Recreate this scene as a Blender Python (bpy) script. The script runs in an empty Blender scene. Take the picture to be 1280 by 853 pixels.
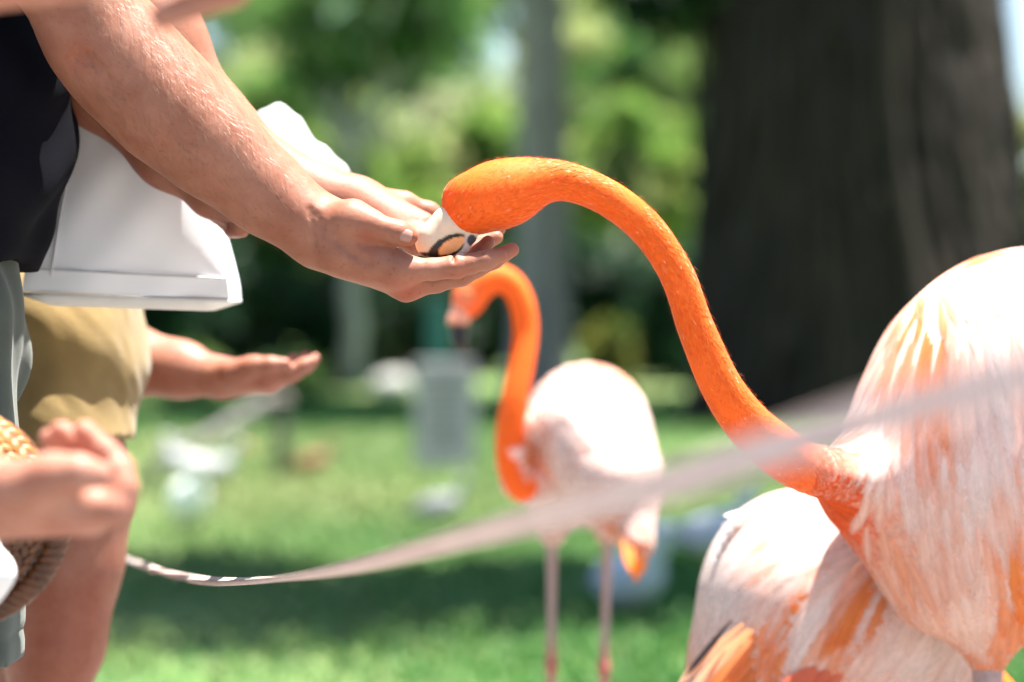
import bpy, math, random
import numpy as np
from mathutils import Vector, Matrix

random.seed(7); rng = np.random.default_rng(7)
R = math.radians
scene = bpy.context.scene

# ------------------------------------------------------------------ camera
CAM_H, FPX, PITCH, FOCUS = 1.0, 3022.0, R(1.09), 2.36
cam_d = bpy.data.cameras.new('camera'); cam = bpy.data.objects.new('camera', cam_d)
scene.collection.objects.link(cam); scene.camera = cam
cam.location = (0, 0, CAM_H); cam.rotation_euler = (R(90) - PITCH, 0, 0)
cam_d.sensor_width = 36; cam_d.lens = 85; cam_d.clip_start = 0.05; cam_d.clip_end = 1500
cam_d.dof.use_dof = True; cam_d.dof.focus_distance = FOCUS; cam_d.dof.aperture_fstop = 2.35

# ------------------------------------------------------------------ sky + sun + exposure
SUN_EL, SUN_AZ = 77.0, 75.0      # azimuth measured from +Y (away from the camera) towards +X (right)
world = bpy.data.worlds.new('World'); scene.world = world; world.use_nodes = True
wn = world.node_tree.nodes; wl = world.node_tree.links
sky = wn.new('ShaderNodeTexSky'); sky.sky_type = 'NISHITA'; sky.sun_disc = False
sky.sun_elevation = R(SUN_EL); sky.sun_rotation = R(SUN_AZ); sky.air_density = 1.0; sky.dust_density = 0.8; sky.ozone_density = 2.0
bg = wn['Background']; bg.inputs['Strength'].default_value = 0.065
wl.new(sky.outputs[0], bg.inputs[0])
sun_d = bpy.data.lights.new('sun', 'SUN'); sun_d.energy = 5.0; sun_d.angle = R(0.53); sun_d.color = (1, .955, .88)
sun = bpy.data.objects.new('sun', sun_d); scene.collection.objects.link(sun)
sdir = Vector((math.cos(R(SUN_EL)) * math.sin(R(SUN_AZ)), math.cos(R(SUN_EL)) * math.cos(R(SUN_AZ)), math.sin(R(SUN_EL))))
sun.rotation_euler = sdir.to_track_quat('Z', 'Y').to_euler(); sun.location = sdir * 30
vs = scene.view_settings; vs.view_transform = 'Standard'; vs.look = 'None'; vs.exposure = 2.2; vs.gamma = 1; vs.use_curve_mapping = False
scene.render.engine = 'CYCLES'
cy = scene.cycles; cy.use_denoising = True; cy.use_adaptive_sampling = True; cy.adaptive_threshold = 0.01
cy.transparent_max_bounces = 32; cy.max_bounces = 8; cy.diffuse_bounces = 4; cy.glossy_bounces = 3; cy.transmission_bounces = 4
try: cy.denoiser = 'OPENIMAGEDENOISE'
except Exception: pass

# ------------------------------------------------------------------ helpers
CF = np.array([0, math.cos(PITCH), -math.sin(PITCH)]); CU = np.array([0, math.sin(PITCH), math.cos(PITCH)])
CR = np.array([1., 0, 0]); CO = np.array([0, 0, CAM_H])
def P(px, py, d):                    # a place in the world: picture direction + distance in metres
    return CO + d * (CF + (px - 640) / FPX * CR - (py - 426.5) / FPX * CU)
def px(n, d): return n * d / FPX     # size in metres of n picture units at distance d
def ground(pxx, d):                  # point on the lawn
    p = P(pxx, 426.5, d); return np.array([p[0], p[1], 0.])
def lerp(a, b, t): return a + (b - a) * t

def link(o, parent=None):
    scene.collection.objects.link(o)
    if parent is not None: o.parent = parent
    return o
def empty(name, loc=(0, 0, 0), rz=0):
    o = bpy.data.objects.new(name, None); link(o); o.location = loc; o.rotation_euler = (0, 0, rz); o.empty_display_size = .1
    return o
def tag(o, label, cat=None, group=None, kind=None):
    o['label'] = label
    if cat: o['category'] = cat
    if group: o['group'] = group
    if kind: o['kind'] = kind
    return o
def mesh_obj(name, v, f, mat, parent=None, smooth=True, col=None, local=True, colname='Col'):
    """v world coordinates; made local to the parent empty"""
    v = np.asarray(v, float)
    off = np.zeros(3)
    if parent is not None and local:
        off = np.array(world_loc(parent))
    me = bpy.data.meshes.new(name)
    me.from_pydata((v - off).tolist(), [], f.tolist() if isinstance(f, np.ndarray) else f)
    if smooth: me.polygons.foreach_set('use_smooth', [True] * len(me.polygons))
    if col is not None:
        a = me.attributes.new(colname, 'FLOAT_COLOR', 'POINT')
        c = np.ones((len(v), 4)); c[:, :np.shape(col)[1]] = col
        a.data.foreach_set('color', c.ravel())
    me.materials.append(mat); me.update()
    o = bpy.data.objects.new(name, me); link(o, parent)
    return o
def world_loc(o):
    p = np.array(o.location)
    while o.parent is not None:
        o = o.parent; p = p + np.array(o.location)
    return p
def join(*parts):
    V, F, n = [], [], 0
    for v, f in parts:
        V.append(np.asarray(v, float)); F += [tuple(int(i) + n for i in q) for q in (f.tolist() if isinstance(f, np.ndarray) else f)]; n += len(v)
    return np.vstack(V), F

# ------------------------------------------------------------------ procedural materials
def new_mat(name):
    m = bpy.data.materials.new(name); m.use_nodes = True
    nt = m.node_tree; b = nt.nodes['Principled BSDF']
    return m, nt, b
def N(nt, t, **k):
    n = nt.nodes.new(t)
    for a, v in k.items():
        if a in n.inputs: n.inputs[a].default_value = v
        else: setattr(n, a, v)
    return n
def noise(nt, scale, detail=4, rough=.55, coord='Object', vec=None, stretch=None):
    tc = N(nt, 'ShaderNodeTexCoord'); src = tc.outputs[coord]
    if stretch:
        mp = N(nt, 'ShaderNodeMapping'); mp.inputs['Scale'].default_value = stretch; nt.links.new(src, mp.inputs[0]); src = mp.outputs[0]
    n = N(nt, 'ShaderNodeTexNoise'); n.inputs['Scale'].default_value = scale; n.inputs['Detail'].default_value = detail; n.inputs['Roughness'].default_value = rough
    nt.links.new(src, n.inputs['Vector']); return n
def ramp(nt, fac, stops):
    r = N(nt, 'ShaderNodeValToRGB'); e = r.color_ramp.elements
    while len(e) < len(stops): e.new(.5)
    for i, (p, c) in enumerate(stops): e[i].position = p; e[i].color = (*c, 1)
    nt.links.new(fac, r.inputs[0]); return r
def mix(nt, a, b, fac, mode='MIX'):
    m = N(nt, 'ShaderNodeMix'); m.data_type = 'RGBA'; m.blend_type = mode
    for s, v in ((6, a), (7, b), (0, fac)):
        if hasattr(v, 'links') or hasattr(v, 'is_linked'): nt.links.new(v, m.inputs[s])
        elif s == 0: m.inputs[0].default_value = v
        else: m.inputs[s].default_value = (*v, 1)
    return m.outputs[2]
def bump(nt, b, h, strength, dist):
    bp = N(nt, 'ShaderNodeBump'); bp.inputs['Strength'].default_value = strength; bp.inputs['Distance'].default_value = dist
    nt.links.new(h, bp.inputs['Height']); nt.links.new(bp.outputs[0], b.inputs['Normal']); return bp
def simple(name, c1, c2, scale=30, rough=.7, bs=.3, bd=.002, stretch=None, spec=.4):
    m, nt, b = new_mat(name)
    n = noise(nt, scale, 6, .6, stretch=stretch)
    r = ramp(nt, n.outputs[0], [(.3, c1), (.7, c2)]); nt.links.new(r.outputs[0], b.inputs['Base Color'])
    b.inputs['Roughness'].default_value = rough; b.inputs['Specular IOR Level'].default_value = spec
    bump(nt, b, n.outputs[0], bs, bd); return m
def skin(name, base, red, pale):
    m, nt, b = new_mat(name)
    n1 = noise(nt, 28, 5, .6); n2 = noise(nt, 220, 3, .6); n3 = noise(nt, 900, 2, .5)
    c = ramp(nt, n1.outputs[0], [(.32, red), (.5, base), (.7, pale)]).outputs[0]
    sp = ramp(nt, n2.outputs[0], [(.30, (.80, .70, .66)), (.42, (1, 1, 1)), (.62, (1, 1, 1)), (.72, (1.0, .93, .90))]).outputs[0]
    c = mix(nt, c, sp, .8, 'MULTIPLY')
    at = N(nt, 'ShaderNodeAttribute'); at.attribute_name = 'Col'
    c = mix(nt, c, at.outputs[0], 1.0, 'MULTIPLY')
    nt.links.new(c, b.inputs['Base Color'])
    b.inputs['Roughness'].default_value = .55; b.inputs['Specular IOR Level'].default_value = .32
    b.inputs['Subsurface Weight'].default_value = .35; b.inputs['Subsurface Radius'].default_value = (.9, .32, .16); b.inputs['Subsurface Scale'].default_value = .006
    ad = N(nt, 'ShaderNodeMath', operation='ADD'); mu = N(nt, 'ShaderNodeMath', operation='MULTIPLY'); mu.inputs[1].default_value = .35
    nt.links.new(n3.outputs[0], mu.inputs[0]); nt.links.new(n2.outputs[0], ad.inputs[0]); nt.links.new(mu.outputs[0], ad.inputs[1])
    bump(nt, b, ad.outputs[0], .3, .0008); return m
def attr_mat(name, rough=.65, trans=.3, alpha=False, *, barb=None, var=.25, bscale=120, spec=.25, sub=0, bs=.3, bd=.001):
    """colour comes from the per-feather / per-leaf colour the object carries, with grain and light passing through"""
    m, nt, b = new_mat(name)
    at = N(nt, 'ShaderNodeAttribute'); at.attribute_name = 'Col'
    n = noise(nt, bscale, 4, .6, stretch=barb)
    v = ramp(nt, n.outputs[0], [(.25, (1 - var,) * 3), (.75, (1 + var * .4,) * 3)]).outputs[0]
    c = mix(nt, at.outputs[0], v, 1.0, 'MULTIPLY')
    nt.links.new(c, b.inputs['Base Color']); b.inputs['Roughness'].default_value = rough; b.inputs['Specular IOR Level'].default_value = spec
    if sub:
        b.inputs['Subsurface Weight'].default_value = sub; b.inputs['Subsurface Radius'].default_value = (1, .35, .1); b.inputs['Subsurface Scale'].default_value = .006
    bump(nt, b, n.outputs[0], bs, bd)
    if trans:
        t = N(nt, 'ShaderNodeBsdfTranslucent'); nt.links.new(c, t.inputs[0])
        ms = N(nt, 'ShaderNodeMixShader'); ms.inputs[0].default_value = trans
        out = nt.nodes['Material Output']
        nt.links.new(b.outputs[0], ms.inputs[1]); nt.links.new(t.outputs[0], ms.inputs[2]); nt.links.new(ms.outputs[0], out.inputs[0])
        if alpha:                                     # loose barbs let the feathers below show through towards the vane's edge and tip
            tr = N(nt, 'ShaderNodeBsdfTransparent'); m2 = N(nt, 'ShaderNodeMixShader'); nt.links.new(at.outputs['Alpha'], m2.inputs[0])
            nt.links.new(tr.outputs[0], m2.inputs[1]); nt.links.new(ms.outputs[0], m2.inputs[2]); nt.links.new(m2.outputs[0], out.inputs[0])
    return m
M = {}
M['skin_man'] = skin('skin_man', (.295, .122, .073), (.262, .098, .056), (.335, .148, .094))
M['skin_woman'] = skin('skin_woman', (.285, .118, .075), (.26, .095, .058), (.325, .145, .096))
M['skin_near'] = skin('skin_near', (.35, .16, .108), (.32, .13, .085), (.40, .20, .143))
M['hair_dark'] = simple('hair_dark', (.02, .012, .008), (.05, .03, .02), 120, .5, stretch=(1, 1, .1))
M['arm_hair'] = simple('arm_hair', (.12, .06, .032), (.24, .135, .08), 50, .45)
M['nail'] = simple('nail', (.30, .15, .11), (.35, .185, .14), 60, .3, .05, spec=.5)
M['feather'] = attr_mat('feather', .65, .42, True, var=.08, bscale=260, spec=.15, bs=.15, bd=.0006)
M['neck_feather'] = attr_mat('neck_feather', .62, .15, False, var=.05, bscale=330, spec=.12, bs=.08, bd=.0005)
for k_ in ('neck_feather',):
    b_ = M[k_].node_tree.nodes['Principled BSDF']; b_.inputs['Sheen Weight'].default_value = .35; b_.inputs['Sheen Roughness'].default_value = .4; b_.inputs['Sheen Tint'].default_value = (1, .7, .45, 1)
M['bird_body'] = attr_mat('bird_body', .65, 0, False, var=.05, bscale=300, spec=.12, sub=.15, bs=.1, bd=.0006)
M['bill'] = attr_mat('bill', .38, 0, False, var=.12, bscale=180, spec=.4, bs=.15, bd=.0006)
M['bird_leg'] = attr_mat('bird_leg', .5, 0, False, var=.3, bscale=140, spec=.35, bs=.5, bd=.001)
M['leaf'] = attr_mat('leaf', .5, .58, False, var=.3, bscale=3, spec=.35, bs=0)
M['grass'] = attr_mat('grass', .6, .30, False, var=.3, bscale=2, spec=.25, bs=0)
M['white_bird'] = attr_mat('white_bird', .6, .15, False, var=.15, bscale=60, spec=.25, bs=.3, bd=.003)

# ------------------------------------------------------------------ signed-distance modelling (organic bodies)
class Cap:                                            # tapered limb segment
    def __init__(s, a, b, ra, rb): s.a, s.b, s.ra, s.rb = np.asarray(a, float), np.asarray(b, float), ra, rb
    def ev(s, p, i=None):
        ab = s.b - s.a; L = max(ab @ ab, 1e-12); t = np.clip((p - s.a) @ ab / L, 0, 1)
        q = p - s.a - t[:, None] * ab
        return np.sqrt((q * q).sum(1)) - (s.ra + t * (s.rb - s.ra))
    def box(s): r = max(s.ra, s.rb); return np.minimum(s.a, s.b) - r, np.maximum(s.a, s.b) + r
class Ell:                                            # ellipsoid with rotation matrix (rows = axes)
    def __init__(s, c, r, rot=None): s.c, s.r = np.asarray(c, float), np.asarray(r, float); s.rot = np.eye(3) if rot is None else np.asarray(rot, float)
    def ev(s, p, i=None):
        q = (p - s.c) @ s.rot.T
        k0 = np.sqrt(((q / s.r) ** 2).sum(1)); k1 = np.sqrt(((q / s.r ** 2) ** 2).sum(1)) + 1e-9
        return k0 * (k0 - 1) / k1
    def box(s): m = s.r.max(); return s.c - m, s.c + m
def smin(a, b, k):
    if k <= 0: return np.minimum(a, b)
    h = np.maximum(k - np.abs(a - b), 0) / k
    return np.minimum(a, b) - h * h * k * .25
class Uni:
    def __init__(s, k, *ch): s.k, s.ch = k, list(ch)
    def prep(s, c):
        s.cv = []
        for x in s.ch: s.cv.append(x.prep(c) if hasattr(x, 'prep') else x.ev(c))
        d = s.cv[0]
        for v in s.cv[1:]: d = smin(d, v, s.k)
        s.tot = np.min(np.array(s.cv), axis=0); return d
    def ev(s, p, i=None, hd=0):
        d = None
        for x, v in zip(s.ch, s.cv if i is not None else [None] * len(s.ch)):
            if i is not None and v[i] > s.tot[i] + 2.2 * hd + s.k: continue
            e = x.ev(p, i, hd) if isinstance(x, (Uni, Sub, Fn)) else x.ev(p)
            d = e if d is None else smin(d, e, s.k)
        return d
    def box(s):
        b = [x.box() for x in s.ch]; return np.min([x[0] for x in b], 0), np.max([x[1] for x in b], 0)
class Sub:                                            # smooth carve b out of a
    def __init__(s, k, a, *bs): s.k, s.a, s.bs = k, a, bs
    def prep(s, c):
        d = s.a.prep(c) if hasattr(s.a, 'prep') else s.a.ev(c)
        for b in s.bs: d = -smin(-d, (b.prep(c) if hasattr(b, 'prep') else b.ev(c)), s.k)
        return d
    def ev(s, p, i=None, hd=0):
        d = s.a.ev(p, i, hd) if isinstance(s.a, (Uni, Sub, Fn)) else s.a.ev(p)
        for b in s.bs: d = -smin(-d, b.ev(p), s.k)
        return d
    def box(s): return s.a.box()
class Fn:                                             # displace / clip with a function of position
    def __init__(s, a, fn): s.a, s.fn = a, fn
    def prep(s, c):
        d = s.a.prep(c) if hasattr(s.a, 'prep') else s.a.ev(c)
        return s.fn(c, d)
    def ev(s, p, i=None, hd=0):
        d = s.a.ev(p, i, hd) if isinstance(s.a, (Uni, Sub, Fn)) else s.a.ev(p)
        return s.fn(p, d)
    def box(s): return s.a.box()
def sdf_mesh(node, h, B=12, newton=1):
    if not isinstance(node, (Uni, Sub, Fn)): node = Uni(0, node)
    lo, hi = node.box(); lo = lo - 3 * h; hi = hi + 3 * h
    nb = np.ceil((hi - lo) / (h * B)).astype(int)
    g = np.stack(np.meshgrid(*[np.arange(n) for n in nb], indexing='ij'), -1).reshape(-1, 3)
    c = lo + (g + .5) * h * B; hd = h * B * math.sqrt(3) / 2
    d = node.prep(c); act = np.abs(d) < hd * 1.15 + .012
    g = g[act]; node.prep(c[act])
    loc = np.stack(np.meshgrid(*[np.arange(B + 1)] * 3, indexing='ij'), -1).reshape(-1, 3)
    dims = nb * B + 4; s1 = int(dims[1] * dims[2]); s2 = int(dims[2])
    offs = np.array([[x, y, z] for x in (0, 1) for y in (0, 1) for z in (0, 1)])
    keys, verts, edg = [], [], []
    E = [(a, b) for a in range(8) for b in range(a + 1, 8) if bin(a ^ b).count('1') == 1]
    for i in range(len(g)):
        base = g[i] * B
        val = node.ev(lo + (base + loc) * h, i, hd).reshape((B + 1,) * 3)
        if val.min() > 0 or val.max() < 0: continue
        cv = np.stack([val[o[0]:B + o[0], o[1]:B + o[1], o[2]:B + o[2]] for o in offs], -1)
        ng = cv < 0; n = ng.sum(-1); m = (n > 0) & (n < 8)
        if not m.any(): continue
        idx = np.argwhere(m); c8 = cv[m]; ng = ng[m]
        acc = np.zeros((len(idx), 3)); cnt = np.zeros(len(idx))
        for a, b in E:
            x = ng[:, a] != ng[:, b]
            if not x.any(): continue
            t = c8[x, a] / (c8[x, a] - c8[x, b])
            acc[x] += offs[a] + t[:, None] * (offs[b] - offs[a]); cnt[x] += 1
        gi = idx + base
        verts.append(lo + (gi + acc / cnt[:, None]) * h)
        keys.append(gi[:, 0] * s1 + gi[:, 1] * s2 + gi[:, 2])
        edg.append(np.stack([ng[:, 0], ng[:, 4], ng[:, 2], ng[:, 1]], -1))
    keys = np.concatenate(keys); verts = np.vstack(verts); edg = np.vstack(edg)
    o = np.argsort(keys); keys, verts, edg = keys[o], verts[o], edg[o]
    F = []
    for ax, (sb, sc) in enumerate(((s2, 1), (1, s1), (s1, s2))):
        x = edg[:, 0] != edg[:, ax + 1]
        k = keys[x]; neg = edg[x, 0]
        q = np.stack([k, k - sb, k - sb - sc, k - sc], -1)
        j = np.searchsorted(keys, q); j = np.minimum(j, len(keys) - 1); ok = (keys[j] == q).all(1)
        j = j[ok]; neg = neg[ok]
        j[~neg] = j[~neg][:, ::-1]; F.append(j)
    return verts, np.vstack(F)
def sdf_eval(node, p, step=200000):
    out = []
    for i in range(0, len(p), step): out.append(node.ev(p[i:i + step]))
    return np.concatenate(out)
def sdf_grad(node, p, e=.002):
    return np.stack([sdf_eval(node, p + np.eye(3)[a] * e) - sdf_eval(node, p - np.eye(3)[a] * e) for a in range(3)], -1) / (2 * e)
def unit(v): return v / (np.linalg.norm(v, axis=-1, keepdims=True) + 1e-12)
def chain(pts, k=.004): return Uni(k, *[Cap(a[0], b[0], a[1], b[1]) for a, b in zip(pts, pts[1:])])
def catmull(pts, n):
    pts = np.asarray(pts, float); Q = np.vstack([2 * pts[0] - pts[1], pts, 2 * pts[-1] - pts[-2]]); out = []
    for i in range(1, len(Q) - 2):
        for t in np.linspace(0, 1, n, endpoint=False):
            a, b, c, d = Q[i - 1:i + 3]
            out.append(.5 * (2 * b + (c - a) * t + (2 * a - 5 * b + 4 * c - d) * t * t + (3 * b - 3 * c + d - a) * t ** 3))
    out.append(pts[-1]); return np.array(out)
def tube(pts, rad, n=8, caps=True):
    pts = np.asarray(pts, float); rad = np.broadcast_to(rad, len(pts)); V = []
    T = unit(np.gradient(pts, axis=0)); u = np.cross(T[0], [0, 0, 1.]);
    if np.linalg.norm(u) < .1: u = np.cross(T[0], [1., 0, 0])
    u = unit(u)
    for p, t, r in zip(pts, T, rad):
        u = unit(u - t * (u @ t)); w = np.cross(t, u)
        for k in range(n):
            a = 2 * math.pi * k / n; V.append(p + r * (math.cos(a) * u + math.sin(a) * w))
    F = [(i * n + k, i * n + (k + 1) % n, (i + 1) * n + (k + 1) % n, (i + 1) * n + k) for i in range(len(pts) - 1) for k in range(n)]
    if caps: F.append(tuple(range(n - 1, -1, -1))); F.append(tuple((len(pts) - 1) * n + k for k in range(n)))
    return np.array(V), F
def vnoise(p, f, seed=0):                             # cheap smooth noise, about -1..1
    r = np.random.default_rng(seed); s = np.zeros(len(p))
    for k in range(5):
        w = unit(r.normal(size=3)) * f * (.7 + .3 * k); s += np.sin(p @ w + r.uniform(0, 6.28) + 1.3 * np.sin(p @ (unit(r.normal(size=3)) * f * .6) + k))
    return s / 3

# ------------------------------------------------------------------ lawn
def smooth01(x): x = np.clip(x, 0, 1); return x * x * (3 - 2 * x)
m, nt, b = new_mat('lawn_soil')
n1 = noise(nt, .55, 5, .6); n2 = noise(nt, 14, 4, .6)
c = ramp(nt, n1.outputs[0], [(.35, (.035, .135, .024)), (.5, (.10, .18, .045)), (.66, (.20, .225, .085))]).outputs[0]
c2 = ramp(nt, n2.outputs[0], [(.3, (.75, .75, .7)), (.7, (1.25, 1.25, 1.2))]).outputs[0]
nt.links.new(mix(nt, c, c2, 1, 'MULTIPLY'), b.inputs['Base Color']); b.inputs['Roughness'].default_value = .9
bump(nt, b, n2.outputs[0], .6, .02); M['lawn'] = m
xs = np.concatenate([np.linspace(-400, -14, 8), np.linspace(-12, 12, 49), np.linspace(14, 400, 8)])
ys = np.concatenate([np.linspace(-60, 0, 4), np.linspace(1, 26, 51), np.linspace(30, 900, 10)])
V = np.array([[x, y, .02 * math.sin(x * 1.3 + y) * math.sin(y * .7) if 1 < y < 26 else 0] for y in ys for x in xs]); nx = len(xs)
F = [(j * nx + i, j * nx + i + 1, (j + 1) * nx + i + 1, (j + 1) * nx + i) for j in range(len(ys) - 1) for i in range(nx - 1)]
o = mesh_obj('lawn', V, F, M['lawn']); tag(o, 'mown green lawn running back to the trees', kind='structure')

m, nt, b = new_mat('bounce_sand'); n1 = noise(nt, 1.2, 6, .6); n2 = noise(nt, 90, 4, .6)  # unseen sandy ground, added to bounce light onto the figures
nt.links.new(mix(nt, ramp(nt, n1.outputs[0], [(.3, (.17, .155, .14)), (.7, (.24, .22, .20))]).outputs[0], ramp(nt, n2.outputs[0], [(.3, (.8, .8, .8)), (.7, (1.1, 1.1, 1.1))]).outputs[0], 1, 'MULTIPLY'), b.inputs['Base Color']); b.inputs['Roughness'].default_value = .9
bump(nt, b, n2.outputs[0], .5, .004); M['bounce_path'] = m
pxs = np.linspace(-30, 30, 61); V = []
for x in pxs: V += [(x, -12, .028), (x, 4.9 + .25 * math.sin(x * .9) + .08 * math.sin(x * 3.1), .028), (x, 5.0 + .25 * math.sin(x * .9) + .08 * math.sin(x * 3.1), -.04)]
F = [(i * 3 + j, (i + 1) * 3 + j, (i + 1) * 3 + j + 1, i * 3 + j + 1) for i in range(60) for j in (0, 1)]
o = mesh_obj('bounce_path', np.array(V), F, M['bounce_path'], smooth=False); tag(o, 'unseen sandy ground added under the visitors and flamingos to bounce light', kind='structure')

def blades(n, y0, y1, seed):
    r = np.random.default_rng(seed)
    y = np.exp(r.uniform(math.log(y0), math.log(y1), n)); x = r.uniform(-1, 1, n) * (y * .235 + .4)
    cl = vnoise(np.stack([x, y, 0 * x], -1), 2.2, 3)
    h = (.022 + .022 * r.random(n)) * (1 + .3 * cl) * (1 + y * .04); w = (.002 + .003 * r.random(n)) * (1 + y * .16); a = r.uniform(0, 6.28, n); le = r.uniform(.2, 1.0, n) * h
    d = np.stack([np.cos(a), np.sin(a), 0 * a], -1); s = np.stack([-np.sin(a), np.cos(a), 0 * a], -1) * w[:, None]
    b0 = np.stack([x, y, 0 * x - .004], -1)
    mid = b0 + d * (le * .35)[:, None] + np.array([0, 0, 1]) * (h * .6)[:, None]; tip = b0 + d * le[:, None] + np.array([0, 0, 1]) * h[:, None]
    V = np.stack([b0 - s, b0 + s, mid + s * .8, mid - s * .8, tip], 1).reshape(-1, 3)
    i = np.arange(n) * 5
    F = [tuple(q) for q in np.stack([i, i + 1, i + 2, i + 3], -1).tolist()] + [tuple(q) for q in np.stack([i + 3, i + 2, i + 4], -1).tolist()]
    big = vnoise(np.stack([x, y, 0 * x], -1), .9, 5)
    dry = np.clip(.42 + .40 * big + r.normal(0, .2, n), 0, 1)[:, None]
    c = (np.array([.032, .145, .024]) * (1 - dry) + np.array([.22, .255, .10]) * dry) * r.uniform(.75, 1.25, (n, 1))
    return V, F, np.repeat(c, 5, 0)
v, f, c = blades(70000, 5.2, 24, 11)
o = mesh_obj('grass', v, f, M['grass'], col=c, smooth=False); tag(o, 'short green grass blades covering the lawn', 'grass', kind='stuff')

# ------------------------------------------------------------------ trees and shrubs
def leaf_cloud(clumps, n, size, cols, seed, droop=.3, aspect=2.0):
    r = np.random.default_rng(seed); clumps = np.array(clumps)
    w = clumps[:, 3] ** 2; k = r.choice(len(clumps), n, p=w / w.sum())
    d = unit(r.normal(size=(n, 3))); rad = r.random(n) ** (1 / 2.2)
    c = clumps[k, :3] + d * (clumps[k, 3] * rad)[:, None] * np.array([1, 1, .72])
    ax = unit(d + r.normal(0, .7, (n, 3)) - np.array([0, 0, droop])); nr = unit(np.cross(ax, unit(r.normal(size=(n, 3)))) + np.array([0, 0, .9]))
    sd = unit(np.cross(ax, nr)); L = size * r.uniform(.6, 1.3, n); W = L / aspect
    nr = np.cross(sd, ax)
    p0 = c; p1 = c + ax * (L * .45)[:, None] + sd * (W * .5)[:, None] + nr * (L * .05)[:, None]; p2 = c + ax * L[:, None] - nr * (L * .12)[:, None]; p3 = c + ax * (L * .45)[:, None] - sd * (W * .5)[:, None] + nr * (L * .05)[:, None]
    V = np.stack([p0, p1, p2, p3], 1).reshape(-1, 3); i = np.arange(n) * 4
    F = np.stack([i, i + 1, i + 2, i + 3], -1)
    cols = np.array(cols); ck = r.integers(0, len(cols), len(clumps)); cc = cols[ck[k]] * r.uniform(.7, 1.3, (n, 1)) * (1 + r.normal(0, .07, (n, 3)))
    return V, F, np.repeat(np.clip(cc, .004, 1), 4, 0)
def limb(a, b, ra, rb, seed, n=7, wob=.06):
    r = np.random.default_rng(seed); t = np.linspace(0, 1, n)[:, None]; L = np.linalg.norm(np.subtract(b, a))
    pts = np.asarray(a) + (np.asarray(b) - np.asarray(a)) * t + r.normal(0, wob * L, (n, 3)) * np.sin(t * 3.14) * np.array([1, 1, .4])
    return tube(pts, ra + (rb - ra) * t[:, 0], 9)
M['bark_grey'] = simple('bark_grey', (.14, .125, .112), (.30, .275, .25), 6, .9, .8, .03, (3, 3, .5))
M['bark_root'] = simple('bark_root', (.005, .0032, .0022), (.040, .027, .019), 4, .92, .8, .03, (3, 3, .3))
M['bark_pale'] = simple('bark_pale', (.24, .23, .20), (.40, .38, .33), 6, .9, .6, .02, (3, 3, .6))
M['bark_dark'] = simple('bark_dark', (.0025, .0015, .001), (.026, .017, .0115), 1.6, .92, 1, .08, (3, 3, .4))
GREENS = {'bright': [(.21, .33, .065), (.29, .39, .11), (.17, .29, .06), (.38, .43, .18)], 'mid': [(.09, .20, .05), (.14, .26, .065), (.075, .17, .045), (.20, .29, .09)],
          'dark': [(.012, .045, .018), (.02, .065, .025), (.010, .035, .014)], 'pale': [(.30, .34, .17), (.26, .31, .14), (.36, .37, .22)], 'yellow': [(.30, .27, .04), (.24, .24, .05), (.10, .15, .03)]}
def tree(name, label, base, trunk_top, tr, crown_c, crown_r, nclump, nleaf, size, tone, seed, mat='bark_grey', group=None, cr=(.22, .42), cat='tree', dn=0):
    r = np.random.default_rng(seed); root = empty(name, base); tag(root, label, cat, group)
    cc, crr = np.asarray(crown_c, float), np.asarray(crown_r, float)
    cl = []
    while len(cl) < nclump:
        q = r.normal(size=3); q = q / np.linalg.norm(q) * r.random() ** .4
        if q[2] < -.85: continue
        cl.append((*(cc + q * crr), r.uniform(*cr) * crr.min()))
    parts = [limb(base, trunk_top, tr, tr * .62, seed, 9, .02)]
    for k in range(min(9, nclump)):
        parts.append(limb(np.asarray(trunk_top) - [0, 0, .1 + .2 * r.random()], cl[k][:3], tr * .42, tr * .1, seed + k + 1))
    v, f = join(*parts); mesh_obj('trunk', v, f, M[mat], root)
    v, f, c = leaf_cloud(cl, nleaf, size, GREENS[tone], seed + 50); mesh_obj('crown', v, f, M['leaf'], root, smooth=False, col=c)
    return root
def shrub(name, label, base, rad, h, nleaf, size, tone, seed, group=None, cat='shrub'):
    r = np.random.default_rng(seed); root = empty(name, base); tag(root, label, cat, group); base = np.asarray(base)
    cl = [(*(base + np.array([r.uniform(-1, 1) * rad * .75, r.uniform(-1, 1) * rad * .6, h * (.16 + .68 * r.random())])), rad * r.uniform(.3, .5)) for _ in range(16)]
    v, f = join(*[limb(base + r.normal(0, .05, 3) * [1, 1, 0], c[:3], .035, .008, seed + i) for i, c in enumerate(cl[:8])]); mesh_obj('stem', v, f, M['bark_dark'], root)
    v, f, c = leaf_cloud(cl, nleaf, size, GREENS[tone], seed + 9); mesh_obj('foliage', v, f, M['leaf'], root, smooth=False, col=c)
    return root
def at(pxx, y): return ((pxx - 640) / FPX * y, y, 0.)
def zt(py, y): return CAM_H - (py - 369) / FPX * y
GT = 'broadleaf trees standing behind the lawn'; GS = 'shrubs along the back of the lawn'
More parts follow.
